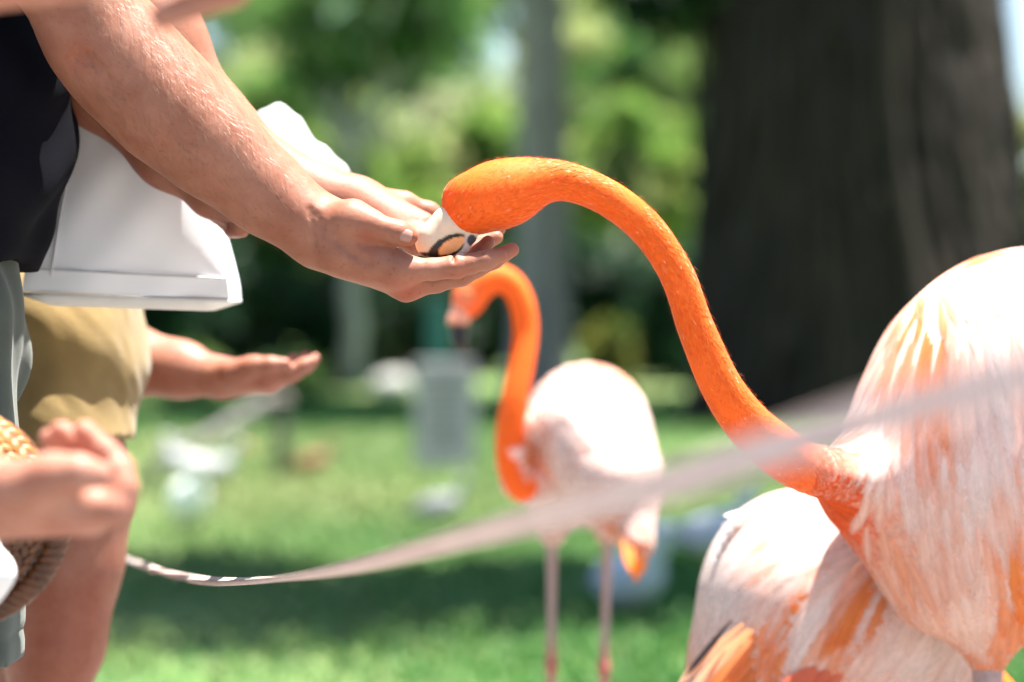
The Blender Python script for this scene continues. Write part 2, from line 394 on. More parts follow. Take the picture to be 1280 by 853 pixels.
# (picture column, distance, crown bottom/top rows, ...)
def tr_(lab, pc, y, top, bot, w, tone, seed, nl=5200, size=.24, trunk=.13, mat='bark_grey'):
    b = at(pc, y); z0, z1 = zt(bot, y), zt(top, y); zc = (z0 + z1) / 2
    return tree('broadleaf_tree', lab, b, (b[0], b[1], lerp(z0, z1, .35)), trunk, (b[0], b[1], zc), (px(w, y), px(w, y) * .8, (z1 - z0) / 2), 26, nl, size, tone, seed, mat, GT)
tr_('mid green tree at the left, right behind the big forearm', 300, 27, 110, 330, 120, 'mid', 101)
tr_('bright green tree with a low crown between the forearm and the grey palm trunk', 460, 29, 190, 320, 100, 'bright', 102, 4200)
tr_('sunlit round tree left of the palm trunk', 600, 31, 130, 310, 95, 'bright', 103, 4200)
tr_('sunlit green tree in the gap between the palm trunk and the huge dark trunk', 790, 30, 120, 300, 95, 'bright', 104, 4200)
tr_('tall mid green tree behind the gap beside the huge dark trunk', 860, 40, -20, 240, 120, 'mid', 105)
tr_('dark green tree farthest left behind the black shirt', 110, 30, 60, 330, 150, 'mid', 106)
tr_('tall pale green tree far behind the left trees', 390, 40, 0, 240, 130, 'bright', 107)
tr_('green tree at the right edge beyond the huge dark trunk', 1340, 30, 80, 380, 120, 'bright', 108)
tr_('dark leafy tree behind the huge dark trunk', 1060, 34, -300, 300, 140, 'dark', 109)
tr_('leafy tree rising between the pale bush and the palm trunk', 540, 43, -30, 200, 130, 'mid', 110)
tr_('pale green tree showing right of the palm trunk, far behind', 760, 46, -40, 200, 120, 'bright', 111)
tr_('deep green tree closing the view far left', 230, 46, -60, 250, 160, 'mid', 112)
tr_('tall light green tree standing highest at top centre', 640, 54, -170, 130, 170, 'bright', 113, 5000, .3)
tr_('tall light green tree standing highest at top left', 330, 54, -170, 130, 180, 'bright', 114, 5000, .3)
tr_('tall green tree highest beside the huge trunk', 850, 56, -170, 130, 150, 'mid', 115, 5000, .3)
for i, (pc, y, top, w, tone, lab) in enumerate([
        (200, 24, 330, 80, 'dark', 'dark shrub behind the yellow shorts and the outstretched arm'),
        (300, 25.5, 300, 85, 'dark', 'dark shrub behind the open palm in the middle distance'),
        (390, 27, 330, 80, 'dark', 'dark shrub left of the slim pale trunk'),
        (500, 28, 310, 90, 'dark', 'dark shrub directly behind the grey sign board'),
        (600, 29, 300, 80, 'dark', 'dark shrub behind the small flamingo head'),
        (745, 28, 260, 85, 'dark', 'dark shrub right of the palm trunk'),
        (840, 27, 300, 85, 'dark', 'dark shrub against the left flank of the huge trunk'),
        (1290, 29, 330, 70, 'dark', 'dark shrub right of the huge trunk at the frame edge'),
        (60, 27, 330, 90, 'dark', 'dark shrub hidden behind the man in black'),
        (555, 33, 50, 100, 'pale', 'tall pale yellowish bush catching the sun behind the hands'),
        (235, 22.5, 440, 30, 'mid', 'low green shrub just above the white birds'),
        (365, 22.5, 455, 42, 'mid', 'low rounded shrub at the lawn edge beside the dark post'),
        (760, 24, 395, 22, 'yellow', 'small yellowish shrub right of the small flamingo neck')]):
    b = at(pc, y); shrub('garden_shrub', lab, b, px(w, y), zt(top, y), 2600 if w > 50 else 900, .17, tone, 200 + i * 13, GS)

# the wood closing the view
r = np.random.default_rng(71); cl = [(r.uniform(-16, 16), r.uniform(56, 64), r.uniform(.3, 5.6), r.uniform(.8, 1.5)) for _ in range(220)]; cl = [c_ for c_ in cl if c_[0] < 11 or c_[2] < 3.5]
v, f, c = leaf_cloud(cl, 26000, .42, GREENS['mid'] + GREENS['dark'] + GREENS['bright'], 72); o = mesh_obj('far_wood', v, f, M['leaf'], smooth=False, col=c); tag(o, 'far green wood closing the view behind the garden', 'wood', kind='stuff')
# palm with a smooth grey trunk
yp = 21.0; b = np.array(at(674, yp)); root = empty('palm_tree', b); tag(root, 'palm tree with a straight smooth grey trunk in the middle of the back lawn', 'palm tree')
r = np.random.default_rng(5); zz = np.linspace(0, 7.4, 60)
v, f = tube(np.stack([b[0] + .06 * np.sin(zz * .5) - .012 * zz, b[1] + 0 * zz, zz], -1), .245 - .012 * np.minimum(zz, 3) + .012 * (np.arange(60) % 2) + .10 * np.exp(-zz * 2.5), 20)
mesh_obj('trunk', v, f, M['bark_grey'], root)
def frond(o0, az, L, n=26, el=.6, seed=0, w=.05):
    r = np.random.default_rng(seed); d = np.array([math.cos(az), math.sin(az), 0]); t = np.linspace(0, 1, n)
    sp = o0 + d * (L * (t - .12 * t * t))[:, None] + np.array([0, 0, 1.]) * (L * (el * t - 1.05 * t * t))[:, None]
    V, F, C = [], [], []
    tv, tf = tube(sp, .022 * (1 - .85 * t), 5); V.append(tv); F += tf; C += [(.12, .17, .04)] * len(tv); n0 = len(tv)
    s = np.array([-d[1], d[0], 0])
    for i in range(3, n):
        for sg in (-1, 1):
            ll = L * .32 * math.sin(3.14 * (.12 + .8 * t[i])) * r.uniform(.85, 1.1); a = unit(s * sg + d * .7 + np.array([0, 0, -.45 + r.normal(0, .1)])); u = np.cross(a, [0, 0, 1]) * w * .5
            p = sp[i]; V.append(np.array([p - u * .4, p + u * .4, p + a * ll * .5 + u, p + a * ll * .5 - u, p + a * ll - np.array([0, 0, ll * .18])]))
            F += [(n0, n0 + 1, n0 + 2, n0 + 3), (n0 + 3, n0 + 2, n0 + 4)]; n0 += 5
            C += [np.array([.07, .15, .03]) * r.uniform(.8, 1.3)] * 5
    return np.vstack(V), F, np.array(C)
for k in range(13):
    v, f, c = frond(np.array([b[0] - .09, b[1], 7.35]), k * 6.283 / 13 + .2, 2.4 + .3 * (k % 3), el=.75 - .35 * (k % 3), seed=k)
    mesh_obj('frond', v, f, M['leaf'], root, smooth=False, col=c)

# slim pale trunk, left of the sign
b = np.array(at(443, 26)); root = tree('slim_tree', 'slim tree with a pale grey trunk left of the sign board', b, (b[0], b[1], 2.6), .13, (b[0], b[1], 4.3), (1.3, 1.2, 1.2), 16, 2600, .22, 'mid', 321, 'bark_pale')

# huge fig trunk with buttress folds
yb = 19.0; bc = np.array(at(1088, yb)); root = empty('fig_tree', bc); tag(root, 'huge dark old tree with a broad fluted trunk at right', 'tree')
H = 6.0; nu, nv = 120, 60; V = []
r = np.random.default_rng(9); ph = r.uniform(0, 6.28, 12); am = r.uniform(.3, 1, 12)
for j in range(nv):
    z = H * j / (nv - 1); fl = math.exp(-z * .9)
    for i in range(nu):
        a = 6.2832 * i / nu
        rr = 1.08 + .20 * fl - .025 * z + (.10 + .22 * fl) * (abs(math.sin(a * 3.5 + .5 * math.sin(z * .7) + .4)) - .5) + .045 * math.sin(a * 11 + ph[0] + .6 * math.sin(z)) + .03 * math.sin(a * 19 + z * .8) + .025 * math.sin(z * 2.1 + a * 5)
        V.append((bc[0] - .05 * z + rr * math.cos(a), bc[1] + .8 * rr * math.sin(a), z - .1))
F = [(j * nu + i, j * nu + (i + 1) % nu, (j + 1) * nu + (i + 1) % nu, (j + 1) * nu + i) for j in range(nv - 1) for i in range(nu)]
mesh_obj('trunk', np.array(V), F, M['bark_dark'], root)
for k in range(46):                                   # hanging aerial roots against the trunk
    a = -3.2 + k * .0715 + r.normal(0, .03); z1 = r.uniform(2.4, 5.4); z0 = -.05 if r.random() < .45 else r.uniform(.5, 2.6); ra = 1.13 + .12 * r.random()
    zz = np.linspace(z0, max(z1, z0 + .9), 14)
    rad = ra + .20 * np.exp(-zz * .9) - .025 * zz
    pts = np.stack([bc[0] - .05 * zz + rad * math.cos(a) + .05 * np.sin(zz * 2 + k), bc[1] + .8 * rad * math.sin(a), zz], -1)
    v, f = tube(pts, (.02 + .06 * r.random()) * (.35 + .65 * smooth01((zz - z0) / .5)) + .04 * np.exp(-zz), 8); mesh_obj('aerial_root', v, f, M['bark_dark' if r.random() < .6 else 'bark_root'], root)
# ragged fibrous bark strips
nf = 1500; a = r.uniform(-3.3, .2, nf); z1 = r.uniform(.4, 5.6, nf); ln = r.uniform(.25, 1.1, nf); w = r.uniform(.012, .055, nf)
V = []; flare = r.random(nf) ** 1.5
for t, ws in ((0, 1), (.5, .9), (1, .15)):
    zz = z1 - ln * t; rad = 1.17 + .20 * np.exp(-np.maximum(zz, 0) * .9) - .025 * zz + .02 + .20 * t * flare
    ctr = np.stack([bc[0] - .05 * zz + rad * np.cos(a), bc[1] + .8 * rad * np.sin(a), zz], -1); sd = np.stack([-np.sin(a), .8 * np.cos(a), 0 * a], -1) * (w * ws)[:, None]
    V += [ctr - sd, ctr + sd]
V = np.stack(V, 1).reshape(-1, 3); i = np.arange(nf) * 6
F = np.vstack([np.stack([i, i + 1, i + 3, i + 2], -1), np.stack([i + 2, i + 3, i + 5, i + 4], -1)])
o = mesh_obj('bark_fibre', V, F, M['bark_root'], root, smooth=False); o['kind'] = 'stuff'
lims, cl = [], []
for k in range(10):
    a = k * .6283 + .3; e = bc + np.array([math.cos(a) * r.uniform(3, 6), abs(math.sin(a)) * r.uniform(2.0, 5) + .8, r.uniform(6.2, 8.5)])
    s = bc + np.array([.25 + math.cos(a) * .6, math.sin(a) * .5, 5.2]); lims.append(limb(s, e, .38, .1, 400 + k))
    for q in range(5): cl.append((*(s + (e - s) * (.5 + .14 * q) + r.normal(0, .9, 3) * [1, 1, .5] + [0, 0, .5]), r.uniform(.8, 1.3)))
v, f = join(*lims); mesh_obj('limb', v, f, M['bark_dark'], root)
dz = bc + np.array([-1.55, -.3, zt(-8, yb)])
for q in range(5): cl.append((*(dz + r.normal(0, .15, 3)), .34))
v, f, c = leaf_cloud(cl, 9000, .26, GREENS['mid'], 77); mesh_obj('crown', v, f, M['leaf'], root, smooth=False, col=c)
cl = [(*(dz + r.normal(0, .2, 3) * [1, .6, .5]), .30) for _ in range(7)]; v, f, c = leaf_cloud(cl, 700, .22, GREENS['dark'], 79, 1.2, 3.5); mesh_obj('hanging_foliage', v, f, M['leaf'], root, smooth=False, col=c)
v, f = limb(bc + np.array([-.7, -.2, 4.6]), dz + np.array([0, 0, .2]), .09, .02, 3); mesh_obj('hanging_branch', v, f, M['bark_dark'], root)

# shade tree right of the frame whose crown hangs above the lawn
sh = np.array([6.2, 12.2, 0]); root = empty('shade_tree', sh); tag(root, 'wide leafy tree shading a band of the lawn from above', 'tree')
off = np.array([sdir.x, sdir.y]) / sdir.z
cl = []; r = np.random.default_rng(31)
for k in range(64):
    gx = r.uniform(-2.6, 3.2); gy = r.uniform(7.15, 8.95) + (.2 * math.sin(gx * 2)); z = r.uniform(4.2, 6.2)
    cl.append((gx + off[0] * z, gy + off[1] * z, z, r.uniform(.35, .55)))
parts = [limb(sh, sh + np.array([-.3, .1, 4.0]), .28, .2, 1, 9, .02)]
for k in range(0, 64, 6): parts.append(limb(sh + np.array([-.3, .1, 3.8]), cl[k][:3], .10, .02, 40 + k))
v, f = join(*parts); mesh_obj('trunk', v, f, M['bark_grey'], root)
v, f, c = leaf_cloud(cl, 17000, .17, GREENS['mid'], 78); mesh_obj('crown', v, f, M['leaf'], root, smooth=False, col=c)

# ------------------------------------------------------------------ people (bodies as one continuous surface)
def V3(*a): return np.array(a, float)
def cap2(a, b, ra, rb): return Cap(a, b, ra, rb)
def person_core(J, s=1.0, legs=True):
    """torso, neck, head, legs and feet around the joints J (world); returns skin SDF nodes"""
    ch = []
    sh = (J['shR'] + J['shL']) / 2; hp = (J['hipR'] + J['hipL']) / 2; ac = unit(J['shL'] - J['shR']); up = unit(sh - hp); fw = J['fw']
    torso = Uni(.06, Cap(J['shR'] * .75 + J['shL'] * .25, J['shR'] * .25 + J['shL'] * .75, .085 * s, .085 * s), Cap(sh - up * .05, lerp(sh, hp, .55) + fw * .01, .125 * s, .12 * s),
                Cap(lerp(sh, hp, .5) + fw * .02, hp, .125 * s, .125 * s), Cap(lerp(J['hipR'], hp, .1), lerp(J['hipL'], hp, .1), .105 * s, .105 * s))
    ch.append(torso)
    nk = sh + up * .12 * s; hd = nk + up * .10 * s + fw * .045 * s
    ch.append(Uni(.03, Cap(sh, nk, .062 * s, .055 * s), Ell(hd + up * .035, (.078 * s, .078 * s, .105 * s)), Ell(hd + fw * .035 - up * .045, (.055 * s, .06 * s, .06 * s)),
                  Cap(hd + fw * .088 - up * .0, hd + fw * .105 - up * .03, .010, .014), Ell(hd + ac * .078, (.012, .018, .03)), Ell(hd - ac * .078, (.012, .018, .03))))
    for k in ('R', 'L'):
        h, n, a = J['hip' + k], J['knee' + k], J['ank' + k]
        ch.append(Uni(.03, Cap(h, n, .085 * s, .056 * s), Cap(n, lerp(n, a, .35) - fw * .012, .052 * s, .054 * s), Cap(lerp(n, a, .35) - fw * .012, a, .054 * s, .036 * s)))
    J['head'] = hd; J['up'] = up; J['ac'] = ac
    return ch
def feet(J, root, mat, s=1.0):
    for k in ('R', 'L'):
        a = V3(*J['ank' + k]); f = J['fw']
        n = Uni(.03, Cap(V3(a[0], a[1], .045) - f * .04, V3(a[0], a[1], .04) + f * .15 * s, .042, .036), Cap(a - V3(0, 0, .01), V3(a[0], a[1], .06), .046, .05))
        n = Fn(n, lambda p, d: np.maximum(d, .030 - p[:, 2]))
        v, q = sdf_mesh(n, .008); mesh_obj('shoe', v, q, mat, root)
def face_bits(J, root, hairmat, s=1.0):
    hd, up, ac, fw = J['head'], J['up'], J['ac'], J['fw']
    n = Sub(.01, Uni(.02, Ell(hd + up * .05 - fw * .012, (.086 * s, .086 * s, .098 * s)), Ell(hd - fw * .05, (.06, .06, .09))), Ell(hd + fw * .095 - up * .04, (.075, .075, .10)))
    v, q = sdf_mesh(n, .006); mesh_obj('hair', v, q, hairmat, root)
    for sg in (-1, 1):
        e = hd + fw * .078 + ac * sg * .031 + up * .012
        v, q = sdf_mesh(Ell(e, (.011, .011, .010)), .003); mesh_obj('eye', v, q, M['nail'], root)
def skin_col(v, reds, base=(1, 1, 1), amt=(1.0, .78, .72)):
    c = np.ones((len(v), 3)) * base
    for p, r in reds:
        w = np.exp(-((v - p) ** 2).sum(1) / (r * r))[:, None]; c *= 1 + (np.array(amt) - 1) * w
    return c
def cloth(name, c1, c2, weave=900, rough=.85, scale=9, bs=.4):
    m, nt, b = new_mat(name)
    n = noise(nt, scale, 5, .6); w = noise(nt, weave, 2, .5)
    nt.links.new(ramp(nt, n.outputs[0], [(.3, c1), (.7, c2)]).outputs[0], b.inputs['Base Color'])
    b.inputs['Roughness'].default_value = rough; b.inputs['Specular IOR Level'].default_value = .2; b.inputs['Sheen Weight'].default_value = .15
    bump(nt, b, w.outputs[0], bs, .0008); return m
M['shirt_black'] = cloth('shirt_black', (.0016, .002, .004), (.003, .0036, .007))
b_ = M['shirt_black'].node_tree.nodes['Principled BSDF']; b_.inputs['Sheen Weight'].default_value = 0; b_.inputs['Specular IOR Level'].default_value = .08
M['shorts_grey'] = cloth('shorts_grey', (.046, .056, .042), (.082, .095, .074))
M['ochre'] = cloth('ochre', (.185, .122, .045), (.26, .18, .072), 500, bs=.8)
M['white_cloth'] = cloth('white_cloth', (.72, .72, .71), (.80, .80, .79))
M['shoe'] = simple('shoe', (.05, .05, .055), (.10, .10, .11), 40, .6)

def finger(pts, rs, k=.0035):
    """chain with small knuckle swell"""
    n = [Cap(a, b, ra, rb) for a, b, ra, rb in zip(pts, pts[1:], rs, rs[1:])]
    return Uni(k, *n)

# ---- the man: near right arm with cupped hand, far left arm, black shirt, grey shorts
D0 = 2.36
Q = lambda x, y, d=D0: P(x, y, d)
mm = px(1, D0)
J = dict(shR=Q(-40, -255, 2.30), shL=Q(-20, -245, 2.66), hipR=Q(-148, 395, 2.41), hipL=Q(-148, 395, 2.53), fw=unit(V3(1, .06, 0)))
J['kneeR'] = V3(J['hipR'][0] + .015, J['hipR'][1] - .01, .52); J['kneeL'] = V3(J['hipL'][0] + .02, J['hipL'][1] + .01, .52)
J['ankR'] = V3(J['hipR'][0] + .0, J['hipR'][1] - .02, .09); J['ankL'] = V3(J['hipL'][0] - .06, J['hipL'][1] + .02, .09)
man = empty('person', (J['ankR'][0], 2.46, 0)); tag(man, 'man in a black shirt and grey shorts feeding the front flamingo from cupped hands', 'person', 'people feeding the flamingos')

# right forearm and hand
arm = Uni(.035, Cap(J['shR'], Q(60, -70, 2.315), .060, .050), Cap(Q(60, -70, 2.315), Q(122, 44, 2.335), .050, .046),
          Cap(Q(122, 44, 2.335), Q(164, 92, 2.34), .045, .047), Cap(Q(164, 92, 2.34), Q(215, 142, 2.345), .047, .0465), Cap(Q(215, 142, 2.345), Q(271, 189, 2.352), .046, .0415),
          Cap(Q(271, 189, 2.352), Q(335, 243, 2.358), .0415, .034), Cap(Q(335, 243, 2.358), Q(398, 291, 2.36), .0335, .0285), Cap(Q(388, 280, 2.348), Q(408, 285, 2.352), .021, .022),
          Cap(Q(150, 50, 2.345), Q(232, 128, 2.36), .032, .028))
W = Q(404, 297, 2.358)
palm = Uni(.018, Cap(W, Q(505, 339, 2.326), .024, .0135), Cap(W, Q(509, 358, 2.346), .022, .0135), Cap(W + V3(0, .012, 0), Q(505, 357, 2.368), .022, .013), Cap(W + V3(0, .018, 0), Q(494, 350, 2.388), .022, .012),
           Cap(Q(428, 316, 2.338), Q(490, 336, 2.330), .0215, .0150),          # first dorsal muscle
           Cap(Q(432, 310, 2.385), Q(478, 330, 2.392), .021, .015))            # heel of the little-finger side
thenar = Uni(.012, Cap(Q(418, 284, 2.345), Q(440, 277, 2.330), .0195, .0195), Cap(Q(440, 277, 2.330), Q(464, 282, 2.322), .0192, .0140))
thumb = Uni(.005, Cap(Q(460, 281, 2.323), Q(485, 288, 2.318), .0142, .0112), Cap(Q(485, 288, 2.318), Q(499, 292, 2.317), .0110, .0118), Cap(Q(499, 292, 2.317), Q(511, 296, 2.318), .0116, .0092))
index = finger([Q(503, 338, 2.326), Q(540, 337, 2.325), Q(570, 333.5, 2.326), Q(588, 330, 2.327), Q(607, 325, 2.328), Q(625, 319.5, 2.330)], [.0125, .0108, .0114, .0098, .0098, .0072])
middle = finger([Q(507, 358, 2.346), Q(545, 352, 2.347), Q(577, 343, 2.348), Q(597, 334, 2.350), Q(617, 324, 2.352), Q(640, 312.5, 2.355)], [.0132, .0110, .0115, .0098, .0098, .0072])
ring = finger([Q(504, 357, 2.368), Q(540, 351, 2.370), Q(570, 340, 2.372), Q(588, 328, 2.374), Q(600, 317, 2.376), Q(610, 303, 2.378)], [.0125, .0104, .0108, .0094, .0094, .0070])
pinky = finger([Q(494, 350, 2.388), Q(525, 345, 2.392), Q(550, 336, 2.394), Q(566, 326, 2.396), Q(578, 314, 2.398)], [.0115, .0092, .0092, .0082, .0064])
fingers = Uni(.0016, index, middle, ring, pinky)
hand = Uni(.009, palm, fingers)
hand = Uni(.010, hand, thenar)
hand = Uni(.0065, hand, thumb)
body = Uni(.016, hand, arm)
creases = [Cap(Q(462, 303.5, 2.305), Q(482, 307.5, 2.302), .0022, .0016),       # fold under the thumb
           Cap(Q(484, 284, 2.3035), Q(486, 296, 2.3035), .0010, .0010), Cap(Q(480, 284, 2.3045), Q(482, 294, 2.3035), .0007, .0007),
           Cap(Q(520, 359.5, 2.3200), Q(546, 357, 2.3250), .0016, .0010),
                      Cap(Q(398, 262, 2.330), Q(402, 290, 2.328), .0016, .0010), Cap(Q(391, 258, 2.333), Q(394, 300, 2.330), .0012, .0010),
           Cap(Q(604, 312, 2.328), Q(603, 318, 2.3185), .0008, .0008), Cap(Q(568, 320, 2.326), Q(567, 328, 2.3145), .0009, .0009)]
body = Sub(.003, body, *creases)
def hit(node, x, y, d0=2.2):                          # where a line of sight meets the skin
    o_, dn = CO, unit(P(x, y, 1.0) - CO); t = d0
    for _ in range(40): t += node.ev((o_ + dn * t)[None])[0] * .8
    return o_ + dn * t
folds = [[(98, 66), (108, 68), (122, 82), (134, 100), (142, 116)], [(92, 74), (104, 78), (112, 80)], [(396, 268), (400, 282), (401, 296)], [(388, 262), (391, 282), (392, 306)], [(420, 300), (440, 318), (462, 330)]]
fc_ = []
for q, pl in enumerate(folds):
    hp_ = [hit(body, *p_) for p_ in pl]; rr_ = (.0034, .0024, .0022, .0022, .0022)[q]
    fc_ += [Cap(a + V3(0, -rr_ * .62, 0), b_ + V3(0, -rr_ * .62, 0), rr_, rr_) for a, b_ in zip(hp_, hp_[1:])]
body = Sub(.005, body, *fc_)
def skin_wob(p, d): return d + .0005 * vnoise(p, 45, 21) + .00012 * vnoise(p, 240, 22) + .00008 * vnoise(p, 700, 23)
body = Fn(body, skin_wob)
vA, fA = sdf_mesh(body, .0018)

# left forearm and hand (far side)
DL = 2.50
L = lambda x, y, d=DL: P(x, y, d)
armL = Uni(.03, Cap(J['shL'], L(150, -110, 2.56), .058, .050), Cap(L(150, -110, 2.56), L(200, 55, 2.53), .048, .046), Cap(L(200, 62, 2.53), L(272, 164, 2.52), .045, .037), Cap(L(272, 164, 2.52), L(338, 222, 2.51), .036, .033), Cap(L(338, 222, 2.51), L(405, 251, 2.505), .033, .029), Cap(L(405, 251, 2.505), L(450, 264, 2.50), .029, .025))
palmL = Uni(.016, Cap(L(447, 256), L(528, 282, 2.475), .024, .015), Cap(L(447, 256), L(532, 290, 2.50), .024, .014), Cap(L(447, 258), L(528, 296, 2.52), .022, .013), Cap(L(450, 262), L(522, 305, 2.455), .018, .012))
thumbL = Uni(.006, Cap(L(462, 255, 2.52), L(505, 256, 2.53), .020, .0145), Cap(L(505, 256, 2.53), L(536, 266, 2.535), .0125, .0115), Cap(L(536, 266, 2.535), L(558, 278, 2.535), .0112, .008))
fingL = Uni(.0016, finger([L(525, 297, 2.455), L(565, 314, 2.455), L(592, 312, 2.455), L(606, 303, 2.455)], [.011, .0095, .009, .0065]), finger([L(528, 290, 2.477), L(570, 307, 2.477), L(600, 305, 2.477), L(620, 297, 2.477)], [.012, .0102, .0098, .007]),
            finger([L(532, 291, 2.499), L(575, 302, 2.499), L(605, 298, 2.499), L(624, 288, 2.499)], [.012, .0102, .0098, .007]), finger([L(528, 296, 2.52), L(565, 300, 2.52), L(590, 294, 2.52), L(606, 282, 2.52)], [.0115, .0100, .0095, .007]))
bl = Uni(.014, Uni(.008, Uni(.009, palmL, fingL), thumbL), armL)
vB, fB = sdf_mesh(Fn(bl, lambda p, d: d + .0008 * vnoise(p, 90, 4)), .0026)
vC, fC = sdf_mesh(Uni(.03, *person_core(J, .86)), .010)
v, f = join((vA, fA), (vB, fB), (vC, fC))
reds = [(Q(505, 362, 2.33), .022), (Q(508, 375, 2.335), .02), (Q(575, 345, 2.32), .016), (Q(515, 299, 2.31), .008), (Q(634, 318, 2.33), .012), (Q(648, 311, 2.35), .012), (Q(460, 300, 2.31), .014), (Q(100, 70, 2.29), .02)]
o = mesh_obj('body', v, f, M['skin_man'], man, col=skin_col(v, reds))
# thumbnail
def nail(c, along, nrm, L_, W_, root, mat):
    along = unit(along - nrm * (along @ nrm)); sd = np.cross(nrm, along); V = []; nu, nv = 9, 9
    for i in range(nu):
        for j in range(nv):
            a, b_ = i / (nu - 1) * 2 - 1, j / (nv - 1) * 2 - 1
            wd = W_ * (1 - .22 * max(0, a) ** 3 - .18 * max(0, -a) ** 4)
            V.append(c + along * (a * L_ * (1 - .12 * b_ * b_)) + sd * (b_ * wd) - nrm * (.0024 * b_ * b_ + .0008 * a * a))
    F = [(i * nv + j, i * nv + j + 1, (i + 1) * nv + j + 1, (i + 1) * nv + j) for i in range(nu - 1) for j in range(nv - 1)]
    o = mesh_obj('thumbnail', np.array(V), F, mat, root); md = o.modifiers.new('thickness', 'SOLIDIFY'); md.thickness = .0007; return o
nn = unit(V3(.12, -.99, .04)); nc = Q(505, 295, 2.317)
t_ = 0
for _ in range(12): nc = nc + nn * -sdf_eval(body, nc[None])[0] * 1.0
nail(nc + nn * .0004, Q(512, 296, 2.318) - Q(485, 288, 2.318), nn, .0072, .0060, man, M['nail'])
# fine hairs on the forearm
r = np.random.default_rng(3)
sel = r.integers(0, len(vA), 60000); pts = vA[sel]
ppx = (pts - CO); dd = ppx @ CF; ix = 640 + FPX * (ppx @ CR) / dd
keep = (ix > 90) & (ix < 400) & (r.random(len(pts)) < np.clip((405 - ix) / 160, .12, 1)); pts = pts[keep][:6500]
g = unit(sdf_grad(body, pts)); ad = unit(Q(398, 291) - Q(122, 44)); fl = unit(ad * 1.0 + V3(0, 0, -.45) + r.normal(0, .25, (len(pts), 3)))
fl = unit(fl - g * (fl * g).sum(1)[:, None]); ln = r.uniform(.006, .017, len(pts))[:, None]
sd = np.cross(fl, g) * .00009
V = np.stack([pts - sd, pts + sd, pts + fl * ln * .5 + g * ln * .34 + sd * .8, pts + fl * ln * .5 + g * ln * .34 - sd * .8, pts + fl * ln + g * ln * .38], 1).reshape(-1, 3)
i = np.arange(len(pts)) * 5
o = mesh_obj('arm_hair', V, [tuple(q) for q in np.stack([i, i + 1, i + 2, i + 3], -1).tolist()] + [tuple(q) for q in np.stack([i + 3, i + 2, i + 4], -1).tolist()], M['arm_hair'], man); o['kind'] = 'stuff'
face_bits(J, man, M['hair_dark']); feet(J, man, M['shoe'])
# shirt: loose, short sleeves, belly hanging over the waistband, hem at row 330
zh = Q(40, 333, 2.42)[2]; zt0 = J['shR'][2] + .10
tr_s = Uni(.09, Cap(J['shR'] + V3(.02, .05, -.02), J['shL'] + V3(.02, -.05, -.02), .105, .105), Cap(Q(-139, -100, 2.47), Q(-124, 90, 2.46), .145, .148), Cap(Q(-124, 90, 2.46), Q(-126, 205, 2.46), .148, .140), Cap(Q(-126, 205, 2.46), Q(-150, 345, 2.46), .140, .128),
           Cap(Q(-129, 170, 2.56), Q(-149, 300, 2.54), .110, .110), Cap(Q(-129, 170, 2.37), Q(-154, 300, 2.38), .108, .108))
slv = Uni(.03, Cap(J['shR'], Q(40, -110, 2.31), .080, .073), Cap(J['shL'], L(105, -160, 2.58), .080, .073))
def shirt_fn(p, d):
    w = .005 * np.sin(p[:, 2] * 55 + 2.2 * np.sin(p[:, 1] * 14) + p[:, 0] * 30) * smooth01((p[:, 2] - zh) / .05) + .004 * vnoise(p, 34, 8)
    d = d + w
    return np.maximum(d, zh + .006 * np.sin(p[:, 1] * 40) - p[:, 2])
v, f = sdf_mesh(Fn(Uni(.05, tr_s, slv), shirt_fn), .005); mesh_obj('shirt', v, f, M['shirt_black'], man)
# shorts
hz = Q(50, 836, 2.34)[2]
sx = Uni(.05, Cap(Q(-128, 335, 2.46), Q(-130, 420, 2.46), .122, .130), Cap(Q(-123, 400, 2.385), Q(-100, 900, 2.36), .112, .100), Cap(Q(-123, 400, 2.54), Q(-128, 900, 2.55), .112, .102))
def shorts_fn(p, d):
    d = d + .006 * vnoise(p * np.array([1.4, 1.4, .5]), 38, 15) + .004 * np.sin(p[:, 2] * 26 + 3 * vnoise(p, 12, 3))
    st = np.abs(p[:, 2] - (hz + .030)); d = d + .0025 * np.exp(-(st / .004) ** 2)
    return np.maximum(d, hz + .004 * np.sin(p[:, 0] * 60) - p[:, 2])
v, f = sdf_mesh(Fn(sx, shorts_fn), .0045); mesh_obj('shorts', v, f, M['shorts_grey'], man)

# ---- the woman behind: ochre shorts, bare legs, both arms reaching, white sleeve
DW = 2.86
K = lambda x, y, d=DW: P(x, y, d)
JW = dict(shR=K(20, -170, 2.74), shL=K(30, -165, 3.05), hipR=K(55, 470, 2.80), hipL=K(60, 470, 2.98), fw=unit(V3(1, -.05, 0)))
JW['kneeR'] = K(66, 800, 2.80); JW['kneeL'] = K(40, 800, 2.98); JW['ankR'] = V3(JW['kneeR'][0] - .03, 2.80, .09); JW['ankL'] = V3(JW['kneeL'][0] - .06, 2.99, .09)
wom = empty('person', (JW['ankR'][0], 2.88, 0)); tag(wom, 'bare-legged person in ochre shorts behind the man, one open palm held out', 'person', 'people feeding the flamingos')
coreW = person_core(JW, .86)
legsW = Uni(.03, Cap(K(62, 480, 2.80), K(84, 620, 2.80), .074, .070), Cap(K(84, 620, 2.80), K(80, 700, 2.80), .070, .064), Cap(K(80, 700, 2.80), K(70, 800, 2.80), .063, .054), Cap(K(60, 480, 2.96), K(50, 660, 2.96), .080, .066))
armW1 = Uni(.03, Cap(JW['shR'], K(70, 60, 2.58), .048, .042), Cap(K(70, 60, 2.58), K(120, 108, 2.535), .040, .038), Cap(K(120, 108, 2.535), K(208, 196, 2.52), .036, .028), Cap(K(208, 196, 2.52), K(264, 246, 2.515), .026, .019))
w1 = lambda x, y, d: K(x - 8, y - 12, d - .135)
